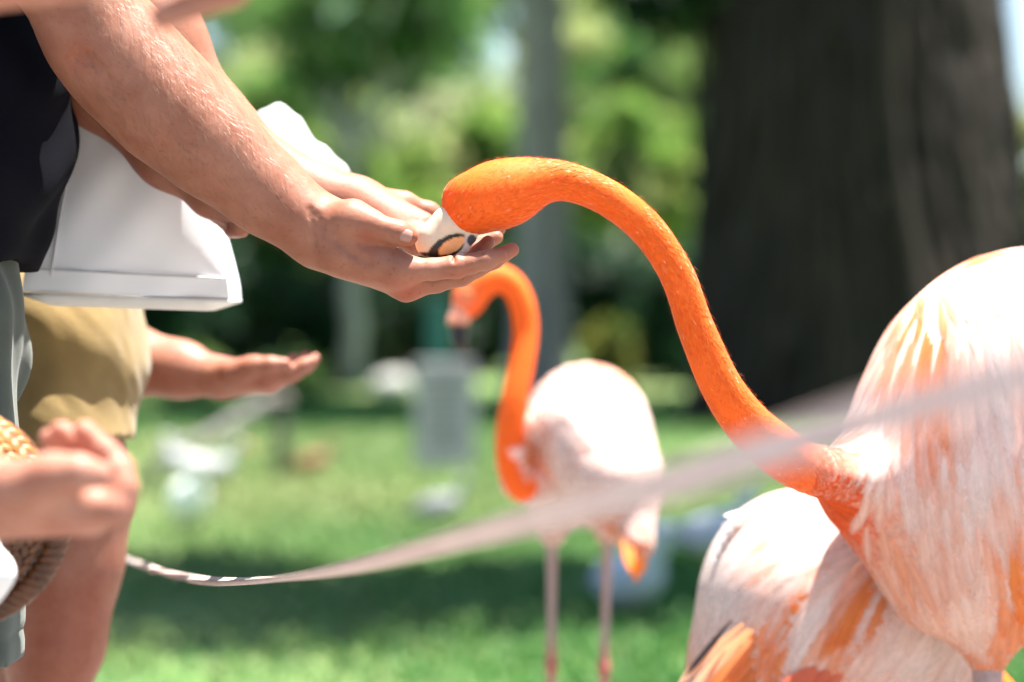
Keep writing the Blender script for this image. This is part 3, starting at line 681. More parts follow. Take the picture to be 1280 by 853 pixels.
handW1 = Uni(.008, Uni(.010, Cap(w1(272, 258, 2.65), w1(296, 276, 2.65), .021, .016), Cap(w1(272, 260, 2.67), w1(292, 282, 2.68), .020, .015)), Uni(.0016, finger([w1(295, 276, 2.63), w1(310, 283, 2.63), w1(308, 298, 2.635), w1(298, 301, 2.64)], [.010, .0088, .0082, .0065]), finger([w1(296, 277, 2.65), w1(312, 284, 2.65), w1(310, 299, 2.655), w1(299, 302, 2.66)], [.010, .0088, .0082, .0065]),
        finger([w1(294, 280, 2.67), w1(309, 287, 2.67), w1(306, 300, 2.675), w1(297, 303, 2.68)], [.010, .0085, .008, .0065]), finger([w1(291, 283, 2.69), w1(303, 290, 2.69), w1(301, 300, 2.69)], [.009, .0078, .0065])), Cap(w1(280, 260, 2.63), w1(298, 268, 2.615), .011, .0085))
armW2 = Uni(.03, Cap(JW['shL'], K(100, 400, 3.06), .048, .042), Cap(K(100, 400, 3.06), K(165, 452, 3.02), .042, .039), Cap(K(165, 452, 3.02), K(225, 462, 3.0), .037, .031), Cap(K(225, 462, 3.0), K(277, 472, 2.98), .030, .0225))
h2 = lambda x, y, d: K(x, y, d)
palm2 = Uni(.014, Cap(h2(277, 471, 2.98), h2(333, 474, 2.955), .020, .0125), Cap(h2(277, 471, 2.98), h2(336, 478, 2.975), .020, .0125), Cap(h2(277, 472, 2.985), h2(333, 479, 2.995), .020, .012), Cap(h2(280, 473, 2.99), h2(328, 477, 3.012), .018, .011),
           Cap(h2(290, 466, 2.955), h2(318, 458, 2.945), .017, .013))
th2 = Uni(.005, Cap(h2(314, 459, 2.944), h2(338, 456, 2.938), .0125, .010), Cap(h2(338, 456, 2.938), h2(356, 455, 2.938), .0098, .0075))
fg2 = Uni(.0016, finger([h2(333, 474, 2.955), h2(362, 466, 2.953), h2(380, 457, 2.953), h2(390, 452, 2.954)], [.012, .0098, .009, .0066]), finger([h2(336, 478, 2.975), h2(366, 468, 2.975), h2(384, 457, 2.975), h2(394, 448, 2.975)], [.012, .0098, .009, .0066]),
          finger([h2(333, 479, 2.995), h2(360, 466, 2.996), h2(374, 455, 2.997), h2(382, 445, 2.997)], [.0115, .0094, .0088, .0065]), finger([h2(328, 477, 3.012), h2(348, 466, 3.015), h2(360, 456, 3.016), h2(366, 447, 3.016)], [.0105, .0085, .0078, .006]))
hw2 = Uni(.014, Uni(.007, Uni(.008, palm2, fg2), th2), armW2)
v1 = sdf_mesh(Uni(.014, armW1, handW1), .0035); v2 = sdf_mesh(hw2, .0030); v3 = sdf_mesh(Uni(.03, *coreW, legsW), .009)
v, f = join(v1, v2, v3); mesh_obj('body', v, f, M['skin_woman'], wom, col=skin_col(v, [(K(100, 800, 2.75), .08), (K(340, 485, 2.97), .03)]))
face_bits(JW, wom, M['hair_dark'], .95); feet(JW, wom, M['shoe'], .9)
# ochre shorts
oz = K(100, 548, 2.80)[2]; ot = K(100, 330, 2.80)[2]
so = Uni(.05, Cap(K(62, 300, 2.88), K(62, 410, 2.88), .104, .108), Cap(K(62, 410, 2.81), K(66, 600, 2.795), .104, .092), Cap(K(62, 400, 2.97), K(56, 600, 2.97), .104, .092))
def ochre_fn(p, d):
    d = d + .0045 * np.sin((p[:, 0] * .75 + p[:, 2] * .9) * 46 + 2.5 * vnoise(p, 9, 2)) + .004 * vnoise(p, 34, 44) + .0012 * vnoise(p, 130, 45) 
    return np.maximum(np.maximum(d, oz + .002 * np.sin(p[:, 0] * 50) - p[:, 2]), p[:, 2] - ot)
v, f = sdf_mesh(Fn(so, ochre_fn), .005); mesh_obj('shorts', v, f, M['ochre'], wom)
# her top (out of the picture, hidden behind the man and the bag) and its white sleeve
up_ = (JW['shR'] + JW['shL']) / 2
st = Uni(.07, Cap(JW['shR'] + V3(0, .05, -.03), JW['shL'] + V3(0, -.05, -.03), .09, .09), Cap(up_ - V3(0, 0, .06), K(40, 150, 2.9), .125, .115), Cap(K(40, 150, 2.9), K(60, 335, 2.9), .112, .112))
v, f = sdf_mesh(Fn(st, lambda p, d: d + .005 * vnoise(p, 30, 5)), .008); mesh_obj('top', v, f, M['white_cloth'], wom)
# white sun hat held behind the two forearms
hat = empty('sun_hat', K(375, 215, 3.05)); tag(hat, 'soft white cloth hat showing above the two forearms, held behind them', 'hat')
hc = K(372, 205, 3.05)
hn = Fn(Uni(.03, Cap(K(352, 158, 3.05), K(352, 215, 3.05), .022, .045), Cap(K(352, 190, 3.05), K(404, 216, 3.05), .040, .026), Cap(K(340, 215, 3.05), K(420, 250, 3.05), .035, .022)), lambda p, d: d + .004 * vnoise(p, 60, 12) + .002 * np.sin(p[:, 0] * 220))
v, f = sdf_mesh(hn, .004); mesh_obj('crown', v, f, M['white_cloth'], hat)
hb = [];
for i in range(49):
    a = i / 48 * 6.2832
    for rr_, dz_ in ((.052, -.004), (.075, -.012), (.100, -.026 + .008 * math.sin(a * 5))): hb.append(hc + V3(0, .01, -.045) + V3(math.cos(a) * rr_, math.sin(a) * rr_ * .9, dz_))
F = [(i * 3 + j, (i + 1) * 3 + j, (i + 1) * 3 + j + 1, i * 3 + j + 1) for i in range(48) for j in range(2)]
o = mesh_obj('brim', np.array(hb), F, M['white_cloth'], hat); md = o.modifiers.new('thickness', 'SOLIDIFY'); md.thickness = .003

# ---- white tote bag on the woman's near arm
mb, nt, b = new_mat('bag_leather')
n = noise(nt, 350, 3, .6); n2 = noise(nt, 6, 4, .5)
nt.links.new(ramp(nt, n2.outputs[0], [(.3, (.78, .81, .85)), (.7, (.83, .86, .90))]).outputs[0], b.inputs['Base Color']); b.inputs['Roughness'].default_value = .45
bump(nt, b, n.outputs[0], .25, .0006); M['bag'] = mb
M['bag_seam'] = simple('bag_seam', (.48, .49, .51), (.56, .57, .59), 80, .6)
M['bag_base'] = simple('bag_base', (.66, .65, .62), (.74, .73, .70), 40, .6)
DB = 2.575
BQ = lambda x, y, d=DB: P(x, y, d)
bag = empty('tote_bag', BQ(170, 375, 2.63)); tag(bag, 'large white leather tote bag hanging behind the man\'s forearm', 'bag')
def bag_pt(u, w, t):                                  # u across, w up (0 bottom .. 1 top), t depth
    l = lerp(BQ(24, 364), BQ(88, 108), w); rg = lerp(BQ(290, 373), BQ(238, 150), w)
    ins = .03 * max(0, 1 - w / .14) ** 2; p = lerp(l, rg, u * (1 - ins) + ins * .5); dep = lerp(.12, .055, w)
    return p + V3(0, dep * t, 0)
V = []; nu, nw = 24, 18; ringN = None
ring_ = [(u, 0.) for u in np.linspace(.0, 1, nu)] + [(1., t) for t in np.linspace(.12, .88, 6)] + [(u, 1.) for u in np.linspace(1, 0, nu)] + [(0., t) for t in np.linspace(.88, .12, 6)]
for j in range(nw):
    w = j / (nw - 1)
    for (u, t) in ring_:
        cr = .012 * (1 if True else 0)
        p = bag_pt(u, w, t); e = min(u, 1 - u)
        blg = .026 * math.sin(math.pi * w) * math.sin(math.pi * u) * (1 if t < .5 else -1)
        p = p + V3(0, -blg, 0)
        if 0 < t < 1: p = p + V3((.012 * math.sin(math.pi * t) * -math.sin(math.pi * w * .9)) * (1 if u > .5 else -1), 0, 0)
        p = p + V3(0, .0022 * math.sin(u * 9 + w * 7 + 2 * math.sin(w * 6)) + .001 * math.sin(u * 17 - w * 13), 0)
        V.append(p)
nr = len(ring_)
F = [(j * nr + i, j * nr + (i + 1) % nr, (j + 1) * nr + (i + 1) % nr, (j + 1) * nr + i) for j in range(nw - 1) for i in range(nr)]
o = mesh_obj('shell', np.array(V), F, M['bag'], bag); md = o.modifiers.new('thickness', 'SOLIDIFY'); md.thickness = .003
mv = o.modifiers.new('bevel', 'BEVEL'); mv.width = .006; mv.segments = 3; mv.limit_method = 'ANGLE'; mv.angle_limit = R(40)
bp = [bag_pt(u, .0, t) + V3(0, 0, (-.010 if 0 < u < 1 and 0 < t < 1 else 0) ) for t in (0, .2, .5, .8, 1) for u in np.linspace(0, 1, 9)]
F = [(j * 9 + i, j * 9 + i + 1, (j + 1) * 9 + i + 1, (j + 1) * 9 + i) for j in range(4) for i in range(8)]
o = mesh_obj('base_panel', np.array(bp) - V3(0, 0, .001), F, M['bag_base'], bag); md = o.modifiers.new('thickness', 'SOLIDIFY'); md.thickness = .004
def seam(pts, r=.0012): v, f = tube(pts, r, 6); mesh_obj('seam', v, f, M['bag_seam'], bag)
seam([bag_pt(u, .11, 0) + V3(0, -.0035 - .026 * math.sin(math.pi * .11) * math.sin(math.pi * u), 0) for u in np.linspace(.01, .99, 24)])
seam([bag_pt(.14, w, 0) + V3(0, -.005 - .026 * math.sin(math.pi * w) * math.sin(math.pi * .14), 0) for w in np.linspace(.08, .97, 16)])
if False: seam([bag_pt(.86, w, 0) + V3(0, -.005 - .016 * math.sin(math.pi * w) * math.sin(math.pi * .86), 0) for w in np.linspace(.08, .97, 16)])
for t, u0 in ((-.06, .22), (1.06, .25)):
    a, b_ = bag_pt(u0, .86, t), bag_pt(.74, .86, t); top = lerp(a, b_, .5) + V3(-.03, 0, .36)
    pts = catmull([a, lerp(a, top, .5) + V3(-.02, 0, .04), top + V3(-.03, 0, 0), top + V3(.03, 0, 0), lerp(b_, top, .5) + V3(.02, 0, .04), b_], 10)
    v = []; f = []
    for i, p in enumerate(pts):
        for q in (-.009, .009): v.append(p + V3(q, -.002, 0)); v.append(p + V3(q, .002, 0))
    f = [(i * 4 + a_, i * 4 + b2, i * 4 + 4 + b2, i * 4 + 4 + a_) for i in range(len(pts) - 1) for a_, b2 in ((0, 2), (2, 3), (3, 1), (1, 0))]
    mesh_obj('strap', np.array(v), f, M['bag'], bag, smooth=False)

# ---- person standing beside the camera, left of the frame: only two hands reach into the picture
DN = 1.74
G = lambda x, y, d=DN: P(x, y, d)
JN = dict(shR=V3(-.66, 1.30, 1.30), shL=V3(-.70, 1.66, 1.30), hipR=V3(-.80, 1.40, .84), hipL=V3(-.80, 1.58, .84), kneeR=V3(-.78, 1.40, .46), kneeL=V3(-.80, 1.60, .46), ankR=V3(-.82, 1.40, .09), ankL=V3(-.84, 1.60, .09), fw=unit(V3(1, .1, 0)))
near = empty('person', (-.82, 1.5, 0)); tag(near, 'person nearest the camera at left, with one blurred cupped hand low at the frame edge', 'person', 'people feeding the flamingos')
an1 = Uni(.03, Cap(JN['shR'], G(-330, 470, 1.62), .045, .038), Cap(G(-330, 470, 1.62), G(-180, 640, 1.70), .038, .034), Cap(G(-180, 640, 1.70), G(-20, 622, 1.735), .033, .025))
pn1 = Uni(.018, Cap(G(-20, 622, 1.735), G(90, 632, 1.72), .026, .020), Cap(G(-20, 622, 1.75), G(110, 636, 1.75), .026, .020), Cap(G(-20, 622, 1.75), G(105, 630, 1.775), .024, .018), Cap(G(20, 610, 1.70), G(70, 596, 1.69), .021, .016))
tn1 = Uni(.006, Cap(G(62, 594, 1.69), G(98, 590, 1.685), .0155, .012), Cap(G(98, 590, 1.685), G(124, 594, 1.69), .0115, .0095))
fn1 = Uni(.0016, finger([G(95, 634, 1.715), G(142, 636, 1.715), G(154, 610, 1.72), G(146, 586, 1.722)], [.015, .0125, .011, .009]), finger([G(108, 636, 1.742), G(148, 628, 1.745), G(150, 588, 1.748), G(132, 562, 1.75)], [.014, .012, .011, .009]),
          finger([G(108, 632, 1.765), G(138, 612, 1.768), G(128, 564, 1.77), G(106, 540, 1.77)], [.013, .0115, .0105, .009]), finger([G(95, 628, 1.782), G(112, 598, 1.786), G(98, 556, 1.788), G(76, 540, 1.788)], [.012, .011, .010, .0088]), finger([G(85, 620, 1.79), G(86, 590, 1.80), G(78, 562, 1.80), G(62, 548, 1.80)], [.011, .010, .009, .008]))
n1_ = Uni(.014, Uni(.007, Uni(.010, pn1, fn1), tn1), an1)
D2 = 1.62
G2 = lambda x, y, d=D2: P(x, y, d)
an2 = Uni(.03, Cap(JN['shL'], G2(-420, -60, 1.66), .046, .040), Cap(G2(-420, -60, 1.66), G2(-150, -32, D2), .040, .036), Cap(G2(-150, -32, D2), G2(140, -52, D2), .034, .0255))
pn2 = Uni(.014, Cap(G2(140, -58), G2(255, -82), .022, .016), Cap(G2(140, -58, 1.64), G2(258, -85, 1.645), .022, .016), Cap(G2(145, -58, 1.60), G2(250, -80, 1.595), .020, .015))
fn2 = Uni(.0016, finger([G2(252, -78, 1.595), G2(322, -58, 1.59), G2(290, -12, 1.59), G2(203, 22, 1.59)], [.015, .0125, .0112, .0088]), finger([G2(258, -84, 1.618), G2(330, -70, 1.616), G2(312, -36, 1.615), G2(262, -18, 1.615)], [.014, .012, .011, .009]), finger([G2(258, -86, 1.64), G2(326, -74, 1.64), G2(310, -42, 1.64), G2(262, -26, 1.64)], [.0135, .0115, .0105, .0085]),
          finger([G2(250, -88, 1.66), G2(305, -80, 1.662), G2(292, -52, 1.662), G2(258, -40, 1.662)], [.012, .010, .0092, .0075]))
tn2 = Uni(.006, Cap(G2(175, -60, 1.60), G2(215, -52, 1.575), .016, .012), Cap(G2(215, -52, 1.575), G2(262, -46, 1.565), .0115, .0085))
n2_ = Uni(.014, Uni(.007, Uni(.009, pn2, fn2), tn2), an2)
v1 = sdf_mesh(n1_, .0032); v2 = sdf_mesh(n2_, .0035); v3 = sdf_mesh(Uni(.03, *person_core(JN, .88)), .010)
v, f = join(v1, v2, v3); mesh_obj('body', v, f, M['skin_near'], near, col=skin_col(v, [(G(100, 545, 1.77), .03), (G(80, 660, 1.73), .03)]))
face_bits(JN, near, M['hair_dark'], .9); feet(JN, near, M['shoe'], .9)
sn = (JN['shR'] + JN['shL']) / 2; hn_ = (JN['hipR'] + JN['hipL']) / 2
tn = Uni(.07, Cap(JN['shR'] + V3(0, .05, -.02), JN['shL'] - V3(0, .05, .02), .085, .085), Cap(sn - V3(0, 0, .06), hn_ - V3(0, 0, .22), .125, .17), Cap(JN['shR'], lerp(JN['shR'], G(-330, 470, 1.62), .45), .065, .06), Cap(JN['shL'], lerp(JN['shL'], G2(-420, -60, 1.66), .4), .065, .06))
v, f = sdf_mesh(Fn(tn, lambda p, d: d + .005 * vnoise(p, 28, 51)), .008); mesh_obj('dress', v, f, M['white_cloth'], near)

# ---- straw bag at the man's hip
DS = 2.14
S = lambda x, y, d=DS: P(x, y, d)
M['straw'] = simple('straw', (.24, .085, .018), (.46, .19, .05), 60, .5, .4, .001)
M['straw_dark'] = simple('straw_dark', (.05, .018, .007), (.13, .045, .014), 60, .45, .4, .001)
sb = empty('straw_bag', S(-70, 760)); tag(sb, 'round orange-brown woven straw bag at the left edge behind the near hand', 'bag')
c0 = S(-58, 634); RAD = px(130, DS); V, F, C = [], [], []
def weave(mat, name, r0, r1, a0, a1, n_r, seed):
    V, F = [], []; n0 = 0; rr = np.random.default_rng(seed)
    for i in range(n_r):                              # rings of plaited lozenges
        rad = lerp(r0, r1, (i + .5) / n_r); n_a = max(6, int(abs(a1 - a0) * rad / .0105)); sag = math.sqrt(max(0, 1 - (rad / (RAD * 1.02)) ** 2))
        for k in range(n_a):
            a = a0 + (a1 - a0) * (k + .5 * (i % 2)) / n_a; cdir = V3(math.cos(a), 0, math.sin(a)); tdir = V3(-math.sin(a), 0, math.cos(a))
            nrm = unit(cdir * (rad / RAD) * .9 + V3(0, -1, 0) * (sag + .1)); dn = np.cross(tdir, nrm)
            p = c0 + cdir * rad + V3(0, -.055 * sag, 0); tw = unit(tdir * 1 + dn * (.75 if i % 2 else -.75)); bt = np.cross(nrm, tw); Lh, Wh = .0085 * rr.uniform(.9, 1.15), .0036
            ring8 = [p + tw * (Lh * x) + bt * (Wh * y) + nrm * z for x, y, z in ((-1, 0, -.001), (-.5, -1, .0005), (.5, -1, .0005), (1, 0, -.001), (.5, 1, .0005), (-.5, 1, .0005), (-.35, 0, .0038), (.35, 0, .0038))]
            V += ring8; F += [tuple(n0 + q for q in t) for t in ((0, 1, 6), (1, 2, 7, 6), (2, 3, 7), (3, 4, 7), (4, 5, 6, 7), (5, 0, 6))]; n0 += 8
    o = mesh_obj(name, np.array(V), F, M[mat], sb); o['kind'] = 'stuff'
v, f = sdf_mesh(Ell(c0 + V3(0, .01, 0), (RAD * .97, .055, RAD * .97)), .006); mesh_obj('lining', v, f, M['straw_dark'], sb)
weave('straw', 'woven_side', RAD * .25, RAD * 1.0, R(-12), R(192), 11, 2)
weave('straw_dark', 'woven_base', RAD * .25, RAD * 1.02, R(-168), R(-12), 11, 3)
# thick braided rim around the lower edge
for q in range(3):
    t = np.linspace(R(-150), R(25), 160); ph = t * 26 + q * 2.094
    pts = c0 + np.stack([np.cos(t) * (RAD + .006 + .0055 * np.cos(ph)), -.012 + .0055 * np.sin(ph), np.sin(t) * (RAD + .006 + .0055 * np.cos(ph))], -1)
    v, f = tube(pts, .0058, 7); mesh_obj('braid_strand', v, f, M['straw_dark'], sb)
for q in (-.09, -.02):
    pts = catmull([c0 + V3(q, 0, RAD * .95), c0 + V3(q - .01, 0, RAD * .95 + .16), c0 + V3(-.08, 0, RAD * .95 + .30), c0 + V3(-.10, .02, RAD + .42)], 10)
    v, f = tube(pts, .006, 8); mesh_obj('handle', v, f, M['straw_dark'], sb)
# white scarf hanging over it at the edge of the frame
sc_ = Fn(Uni(.01, Cap(S(-16, 672, 1.98), S(-8, 715, 1.98), .010, .016), Cap(S(-8, 715, 1.98), S(-22, 764, 1.98), .016, .008), Cap(S(-60, 640, 1.98), S(-40, 730, 1.98), .020, .026)), lambda p, d: d + .002 * vnoise(p, 120, 2))
v, f = sdf_mesh(sc_, .003); o = mesh_obj('scarf', v, f, M['white_cloth']); tag(o, 'white cloth scrap hanging in front of the straw bag at the left edge', 'scarf')
# ------------------------------------------------------------------ flamingos
ORANGE = np.array([.86, .132, .017]); DEEP = np.array([.80, .105, .009]); PEACH = np.array([.93, .41, .22]); PALE = np.array([.92, .73, .66]); WHITE = np.array([.95, .89, .86]); PINK = np.array([.90, .56, .48])
def feathers(node, roots, flow, Ls, Ws, lift0, lift1, cols_root, cols_tip, K=7, seed=0, yaw=.18, tipw=.25, curl=0, mid=.62, cupk=.10, soft=True):
    """vaned feathers that follow the body surface; colours per feather from quill to tip"""
    r = np.random.default_rng(seed); n = len(roots); g = unit(sdf_grad(node, roots, .004))
    fl = flow + r.normal(0, yaw, (n, 3)); fl = unit(fl - g * (fl * g).sum(1)[:, None])
    t = np.linspace(0, 1, K); sp = []; p = roots.copy(); d = fl.copy()
    lift_r = r.uniform(.97, 1.03, n)
    for k in range(K):
        if k: p = p + d * (Ls / (K - 1))[:, None]
        q = p.copy(); gg = unit(sdf_grad(node, q, .004)); dist = sdf_eval(node, q)
        want = lift0 + (lift1 - lift0) * t[k] * lift_r
        p = q - gg * (dist - want)[:, None]
        d = unit(d - gg * (d * gg).sum(1)[:, None]) if k < K - 1 else d
        sp.append((p.copy(), gg, d.copy()))
    V = []; C = []
    for k in range(K):
        p, gg, d = sp[k]; s = np.cross(d, gg)
        w = Ws * (.30 + .70 * min(1, t[k] / mid)) if t[k] < mid else Ws * (tipw * 0 + (1 - ((t[k] - mid) / (1 - mid)) ** 2.2) * (1 - tipw) + tipw * (1 - t[k]) / (1 - mid))
        w = np.maximum(w, Ws * .06)
        cup = -cupk * w
        V += [p - s * w[:, None] + gg * cup[:, None], p, p + s * w[:, None] + gg * cup[:, None]]
        c = cols_root + (cols_tip - cols_root) * smooth01((t[k] - .12) / .75); ta = 1 - .85 * smooth01((t[k] - .75) / .25) if soft else 1.; ea = (.50 * ta if soft else 1.)
        on = np.ones((n, 1)); C += [np.hstack([c * .98, on * ea]), np.hstack([c * 1.03, on * ta]), np.hstack([c, on * ea])]
    V = np.stack(V, 1).reshape(-1, 3); C = np.stack(C, 1).reshape(-1, 4)
    b0 = (np.arange(n) * K * 3)[:, None, None]; f = []
    for k in range(K - 1):
        for j in (0, 1): f.append([k * 3 + j, k * 3 + j + 1, k * 3 + 3 + j + 1, k * 3 + 3 + j])
    F = (b0 + np.array(f)[None]).reshape(-1, 4)
    return V, F, np.clip(C, 0, 1)
def scatter(v, f, n, mask, seed):
    r = np.random.default_rng(seed); a, b_, c = v[f[:, 0]], v[f[:, 1]], v[f[:, 2]]
    ar = np.linalg.norm(np.cross(b_ - a, c - a), axis=1); cen = v[f].mean(1); ar = ar * mask(cen)
    k = r.choice(len(f), n, p=ar / ar.sum()); return cen[k] + r.normal(0, .001, (n, 3))
def leg_mesh(pts, rad, n=12):
    p = catmull([np.append(a, q) for a, q in zip(pts, rad)], 8); return tube(p[:, :3], p[:, 3], n)
def foot(c, az, s=1.0):
    V = [c + V3(0, 0, .012)]; F = []; toes = []
    for a in (-.5, 0, .5): toes.append(c + V3(math.cos(az + a), math.sin(az + a), 0) * .085 * s + V3(0, 0, .004))
    parts = [tube([c + V3(0, 0, .012), lerp(c + V3(0, 0, .012), t, .5) + V3(0, 0, .003), t], [.008, .006, .003], 6) for t in toes]
    web = []
    for a, b_ in zip(toes, toes[1:]):
        m_ = lerp(lerp(a, b_, .5), c, .18); web.append((np.array([c + V3(0, 0, .010), a + V3(0, 0, .001), m_ + V3(0, 0, .002), b_ + V3(0, 0, .001)]), [(0, 1, 2), (0, 2, 3)]))
    parts.append(tube([c + V3(0, 0, .010), c - V3(math.cos(az), math.sin(az), 0) * .022 + V3(0, 0, .004)], [.005, .002], 6))
    return join(*parts, *web)
LEGC = np.array([.36, .25, .24])
def legs(root, specs, s=1.0):
    for top, ank, ft, az in specs:
        ft = ft + V3(0, 0, .029)
        v, f = leg_mesh([top, lerp(top, ank, .55), ank + V3(0, 0, .02), ank, ank - V3(0, 0, .025), lerp(ank, ft, .5), ft + V3(0, 0, .015)], [.013 * s, .0085 * s, .0095 * s, .0135 * s, .0095 * s, .0075 * s, .0085 * s])
        w = np.exp(-((v - ank) ** 2).sum(1) / .03 ** 2)[:, None]; c = LEGC * (1 - w) + np.array([.45, .10, .09]) * w
        o = mesh_obj('leg', v, f, M['bird_leg'], root, col=c)
        v, f = foot(ft, az, s); c = np.ones((len(v), 3)) * np.array([.5, .2, .2])
        me = mesh_obj('foot', v, f, M['bird_leg'], o, col=c, local=False)
        me.data.transform(Matrix.Translation(-Vector(world_loc(root))))

def neck_chain(ctrl, D, n=4):
    p = catmull([(*P(x, y, d), px(r, d)) for x, y, r, d in ctrl], n)
    return Uni(.006, *[Cap(a[:3], b_[:3], a[3], b_[3]) for a, b_ in zip(p, p[1:])]), p

# ---- front flamingo
DF = 2.36
root = empty('flamingo', V3(*ground(1290, 2.74))); tag(root, 'large front flamingo at right, neck arched to eat from the man\'s hand', 'flamingo', 'flamingos on the lawn')
ctrl = [(584, 264, 24, 2.354), (600, 252, 35.5, 2.354), (620, 245, 39.5, 2.355), (640, 239, 37.5, 2.356), (660, 231, 30, 2.357), (677, 227, 24, 2.358), (702, 226, 21.5, 2.36), (741, 238, 20, 2.362), (778, 260, 19.5, 2.364), (810, 288, 19.5, 2.366), (836, 325, 18.8, 2.37), (852, 357, 18.8, 2.374), (866, 400, 20, 2.38), (882, 440, 21.5, 2.387), (900, 480, 23, 2.396), (924, 517, 25.5, 2.41), (953, 548, 28, 2.435), (998, 580, 30, 2.485), (1048, 596, 33, 2.60), (1100, 616, 38, 2.73)]
neck, npth = neck_chain(ctrl, DF)
head_extra = Uni(.01, Ell(P(575, 247, 2.354), (px(20.5, DF), px(20, DF), px(22, DF))), Ell(P(585, 268, 2.354), (px(28, DF), px(24, DF), px(22, DF))))
head = Uni(.012, neck, head_extra)
DBY = 2.70
bc_ = P(1292, 550, DBY)
def bx(c): return (c[:, 0] - bc_[0]) / px(1, DBY) + 1292
def bz(c): return 550 - (c[:, 2] - bc_[2]) / px(1, DBY)
def kb(c, j=0): return smooth01((bx(c) - 962 - np.clip(bz(c) - 570, 0, 48) + j) / 78)[:, None]
bodyF = Uni(.055, Ell(P(1160, 592, 2.69), (px(88, 2.69), .100, px(112, 2.69))), Cap(P(1085, 616, 2.66), P(1185, 700, 2.68), px(38, 2.7), px(92, 2.7)), Ell(bc_, (px(221, DBY), .150, px(239, DBY))), Ell(P(1430, 610, DBY), (px(260, DBY), .115, px(165, DBY))), Cap(P(1600, 660, DBY), P(1760, 730, DBY), .07, .03))
thigh = Uni(.03, Cap(P(1238, 740, 2.70), P(1235, 822, 2.69), .046, .018), Cap(P(1330, 740, 2.78), P(1325, 840, 2.78), .045, .016))
whole = Uni(.062, Uni(.05, bodyF, thigh), head)
whole_n = Fn(whole, lambda p, d: d + .0005 * vnoise(p, 60, 2))
v, f = sdf_mesh(whole_n, .0031)
def proj(v):
    q = v - CO; d = q @ CF; return 640 + FPX * (q @ CR) / d, 426.5 - FPX * (q @ CU) / d
ix = (v @ CR - bc_[0]) / px(1, DBY) + 1292         # position along the bird, head to tail
cn = kb(v)
spk = (.5 + .5 * vnoise(v, 300, 5))[:, None]
col = ORANGE * (1 - cn) + (PALE * .6 + PEACH * .4) * cn
mesh_obj('body', v, f, M['bird_body'], root, col=col)
# downy neck feathers: small, close lying, with pale flecks, thickened on top to paint in sunlight
whole.prep(v[:1])
tang = unit(np.gradient(npth[:, :3], axis=0))
def neck_mask(c):
    x = (c[:, 0] - bc_[0]) / px(1, DBY) + 1292; return np.clip((1062 - x) / 60, 0, 1)
rt = scatter(v, f, 13000, neck_mask, 4)
dm = ((rt[:, None, :] - npth[None, :, :3]) ** 2).sum(-1).argmin(1); fl = tang[dm]
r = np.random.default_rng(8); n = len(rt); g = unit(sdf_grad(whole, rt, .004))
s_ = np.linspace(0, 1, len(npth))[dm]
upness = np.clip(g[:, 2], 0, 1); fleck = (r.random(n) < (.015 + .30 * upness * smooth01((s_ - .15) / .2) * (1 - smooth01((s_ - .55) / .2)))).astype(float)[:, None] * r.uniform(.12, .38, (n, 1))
und = np.clip(-g[:, 2] * .8, 0, 1)[:, None] * .35  # underside painted deeper orange, imitating the shade below the neck
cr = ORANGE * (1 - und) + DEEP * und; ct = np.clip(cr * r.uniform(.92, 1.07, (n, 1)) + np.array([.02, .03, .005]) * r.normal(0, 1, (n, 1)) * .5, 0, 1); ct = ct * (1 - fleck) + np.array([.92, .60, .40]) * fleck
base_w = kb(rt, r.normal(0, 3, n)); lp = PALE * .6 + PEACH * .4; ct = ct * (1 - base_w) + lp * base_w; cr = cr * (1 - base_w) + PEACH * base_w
sz = (.010 + .008 * s_)
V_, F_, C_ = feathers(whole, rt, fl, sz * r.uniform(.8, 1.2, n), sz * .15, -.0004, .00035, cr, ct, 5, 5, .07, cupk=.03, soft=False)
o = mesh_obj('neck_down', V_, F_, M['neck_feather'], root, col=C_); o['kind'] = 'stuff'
fz = scatter(v, f, 9000, neck_mask, 14); gz = unit(sdf_grad(whole, fz, .004)); dz_ = ((fz[:, None, :] - npth[None, :, :3]) ** 2).sum(-1).argmin(1)
flz = tang[dz_] + r.normal(0, .22, (len(fz), 3)); flz = unit(flz - gz * (flz * gz).sum(1)[:, None]); lz = r.uniform(.004, .009, len(fz))[:, None]; wz = np.cross(flz, gz) * .00009
V_ = np.stack([fz - wz, fz + wz, fz + flz * lz * .55 + gz * lz * .16 + wz * .7, fz + flz * lz * .55 + gz * lz * .16 - wz * .7, fz + flz * lz + gz * lz * .24], 1).reshape(-1, 3); i_ = np.arange(len(fz)) * 5
bwz = kb(fz); pz = (r.random((len(fz), 1)) < .18) * .5; cz = (ORANGE * (1 - pz) + np.array([.92, .5, .3]) * pz) * (1 - bwz) + PALE * bwz
o = mesh_obj('neck_fuzz', V_, [tuple(q) for q in np.stack([i_, i_ + 1, i_ + 2, i_ + 3], -1).tolist()] + [tuple(q) for q in np.stack([i_ + 3, i_ + 2, i_ + 4], -1).tolist()], M['neck_feather'], root, col=np.repeat(cz, 5, 0)); o['kind'] = 'stuff'
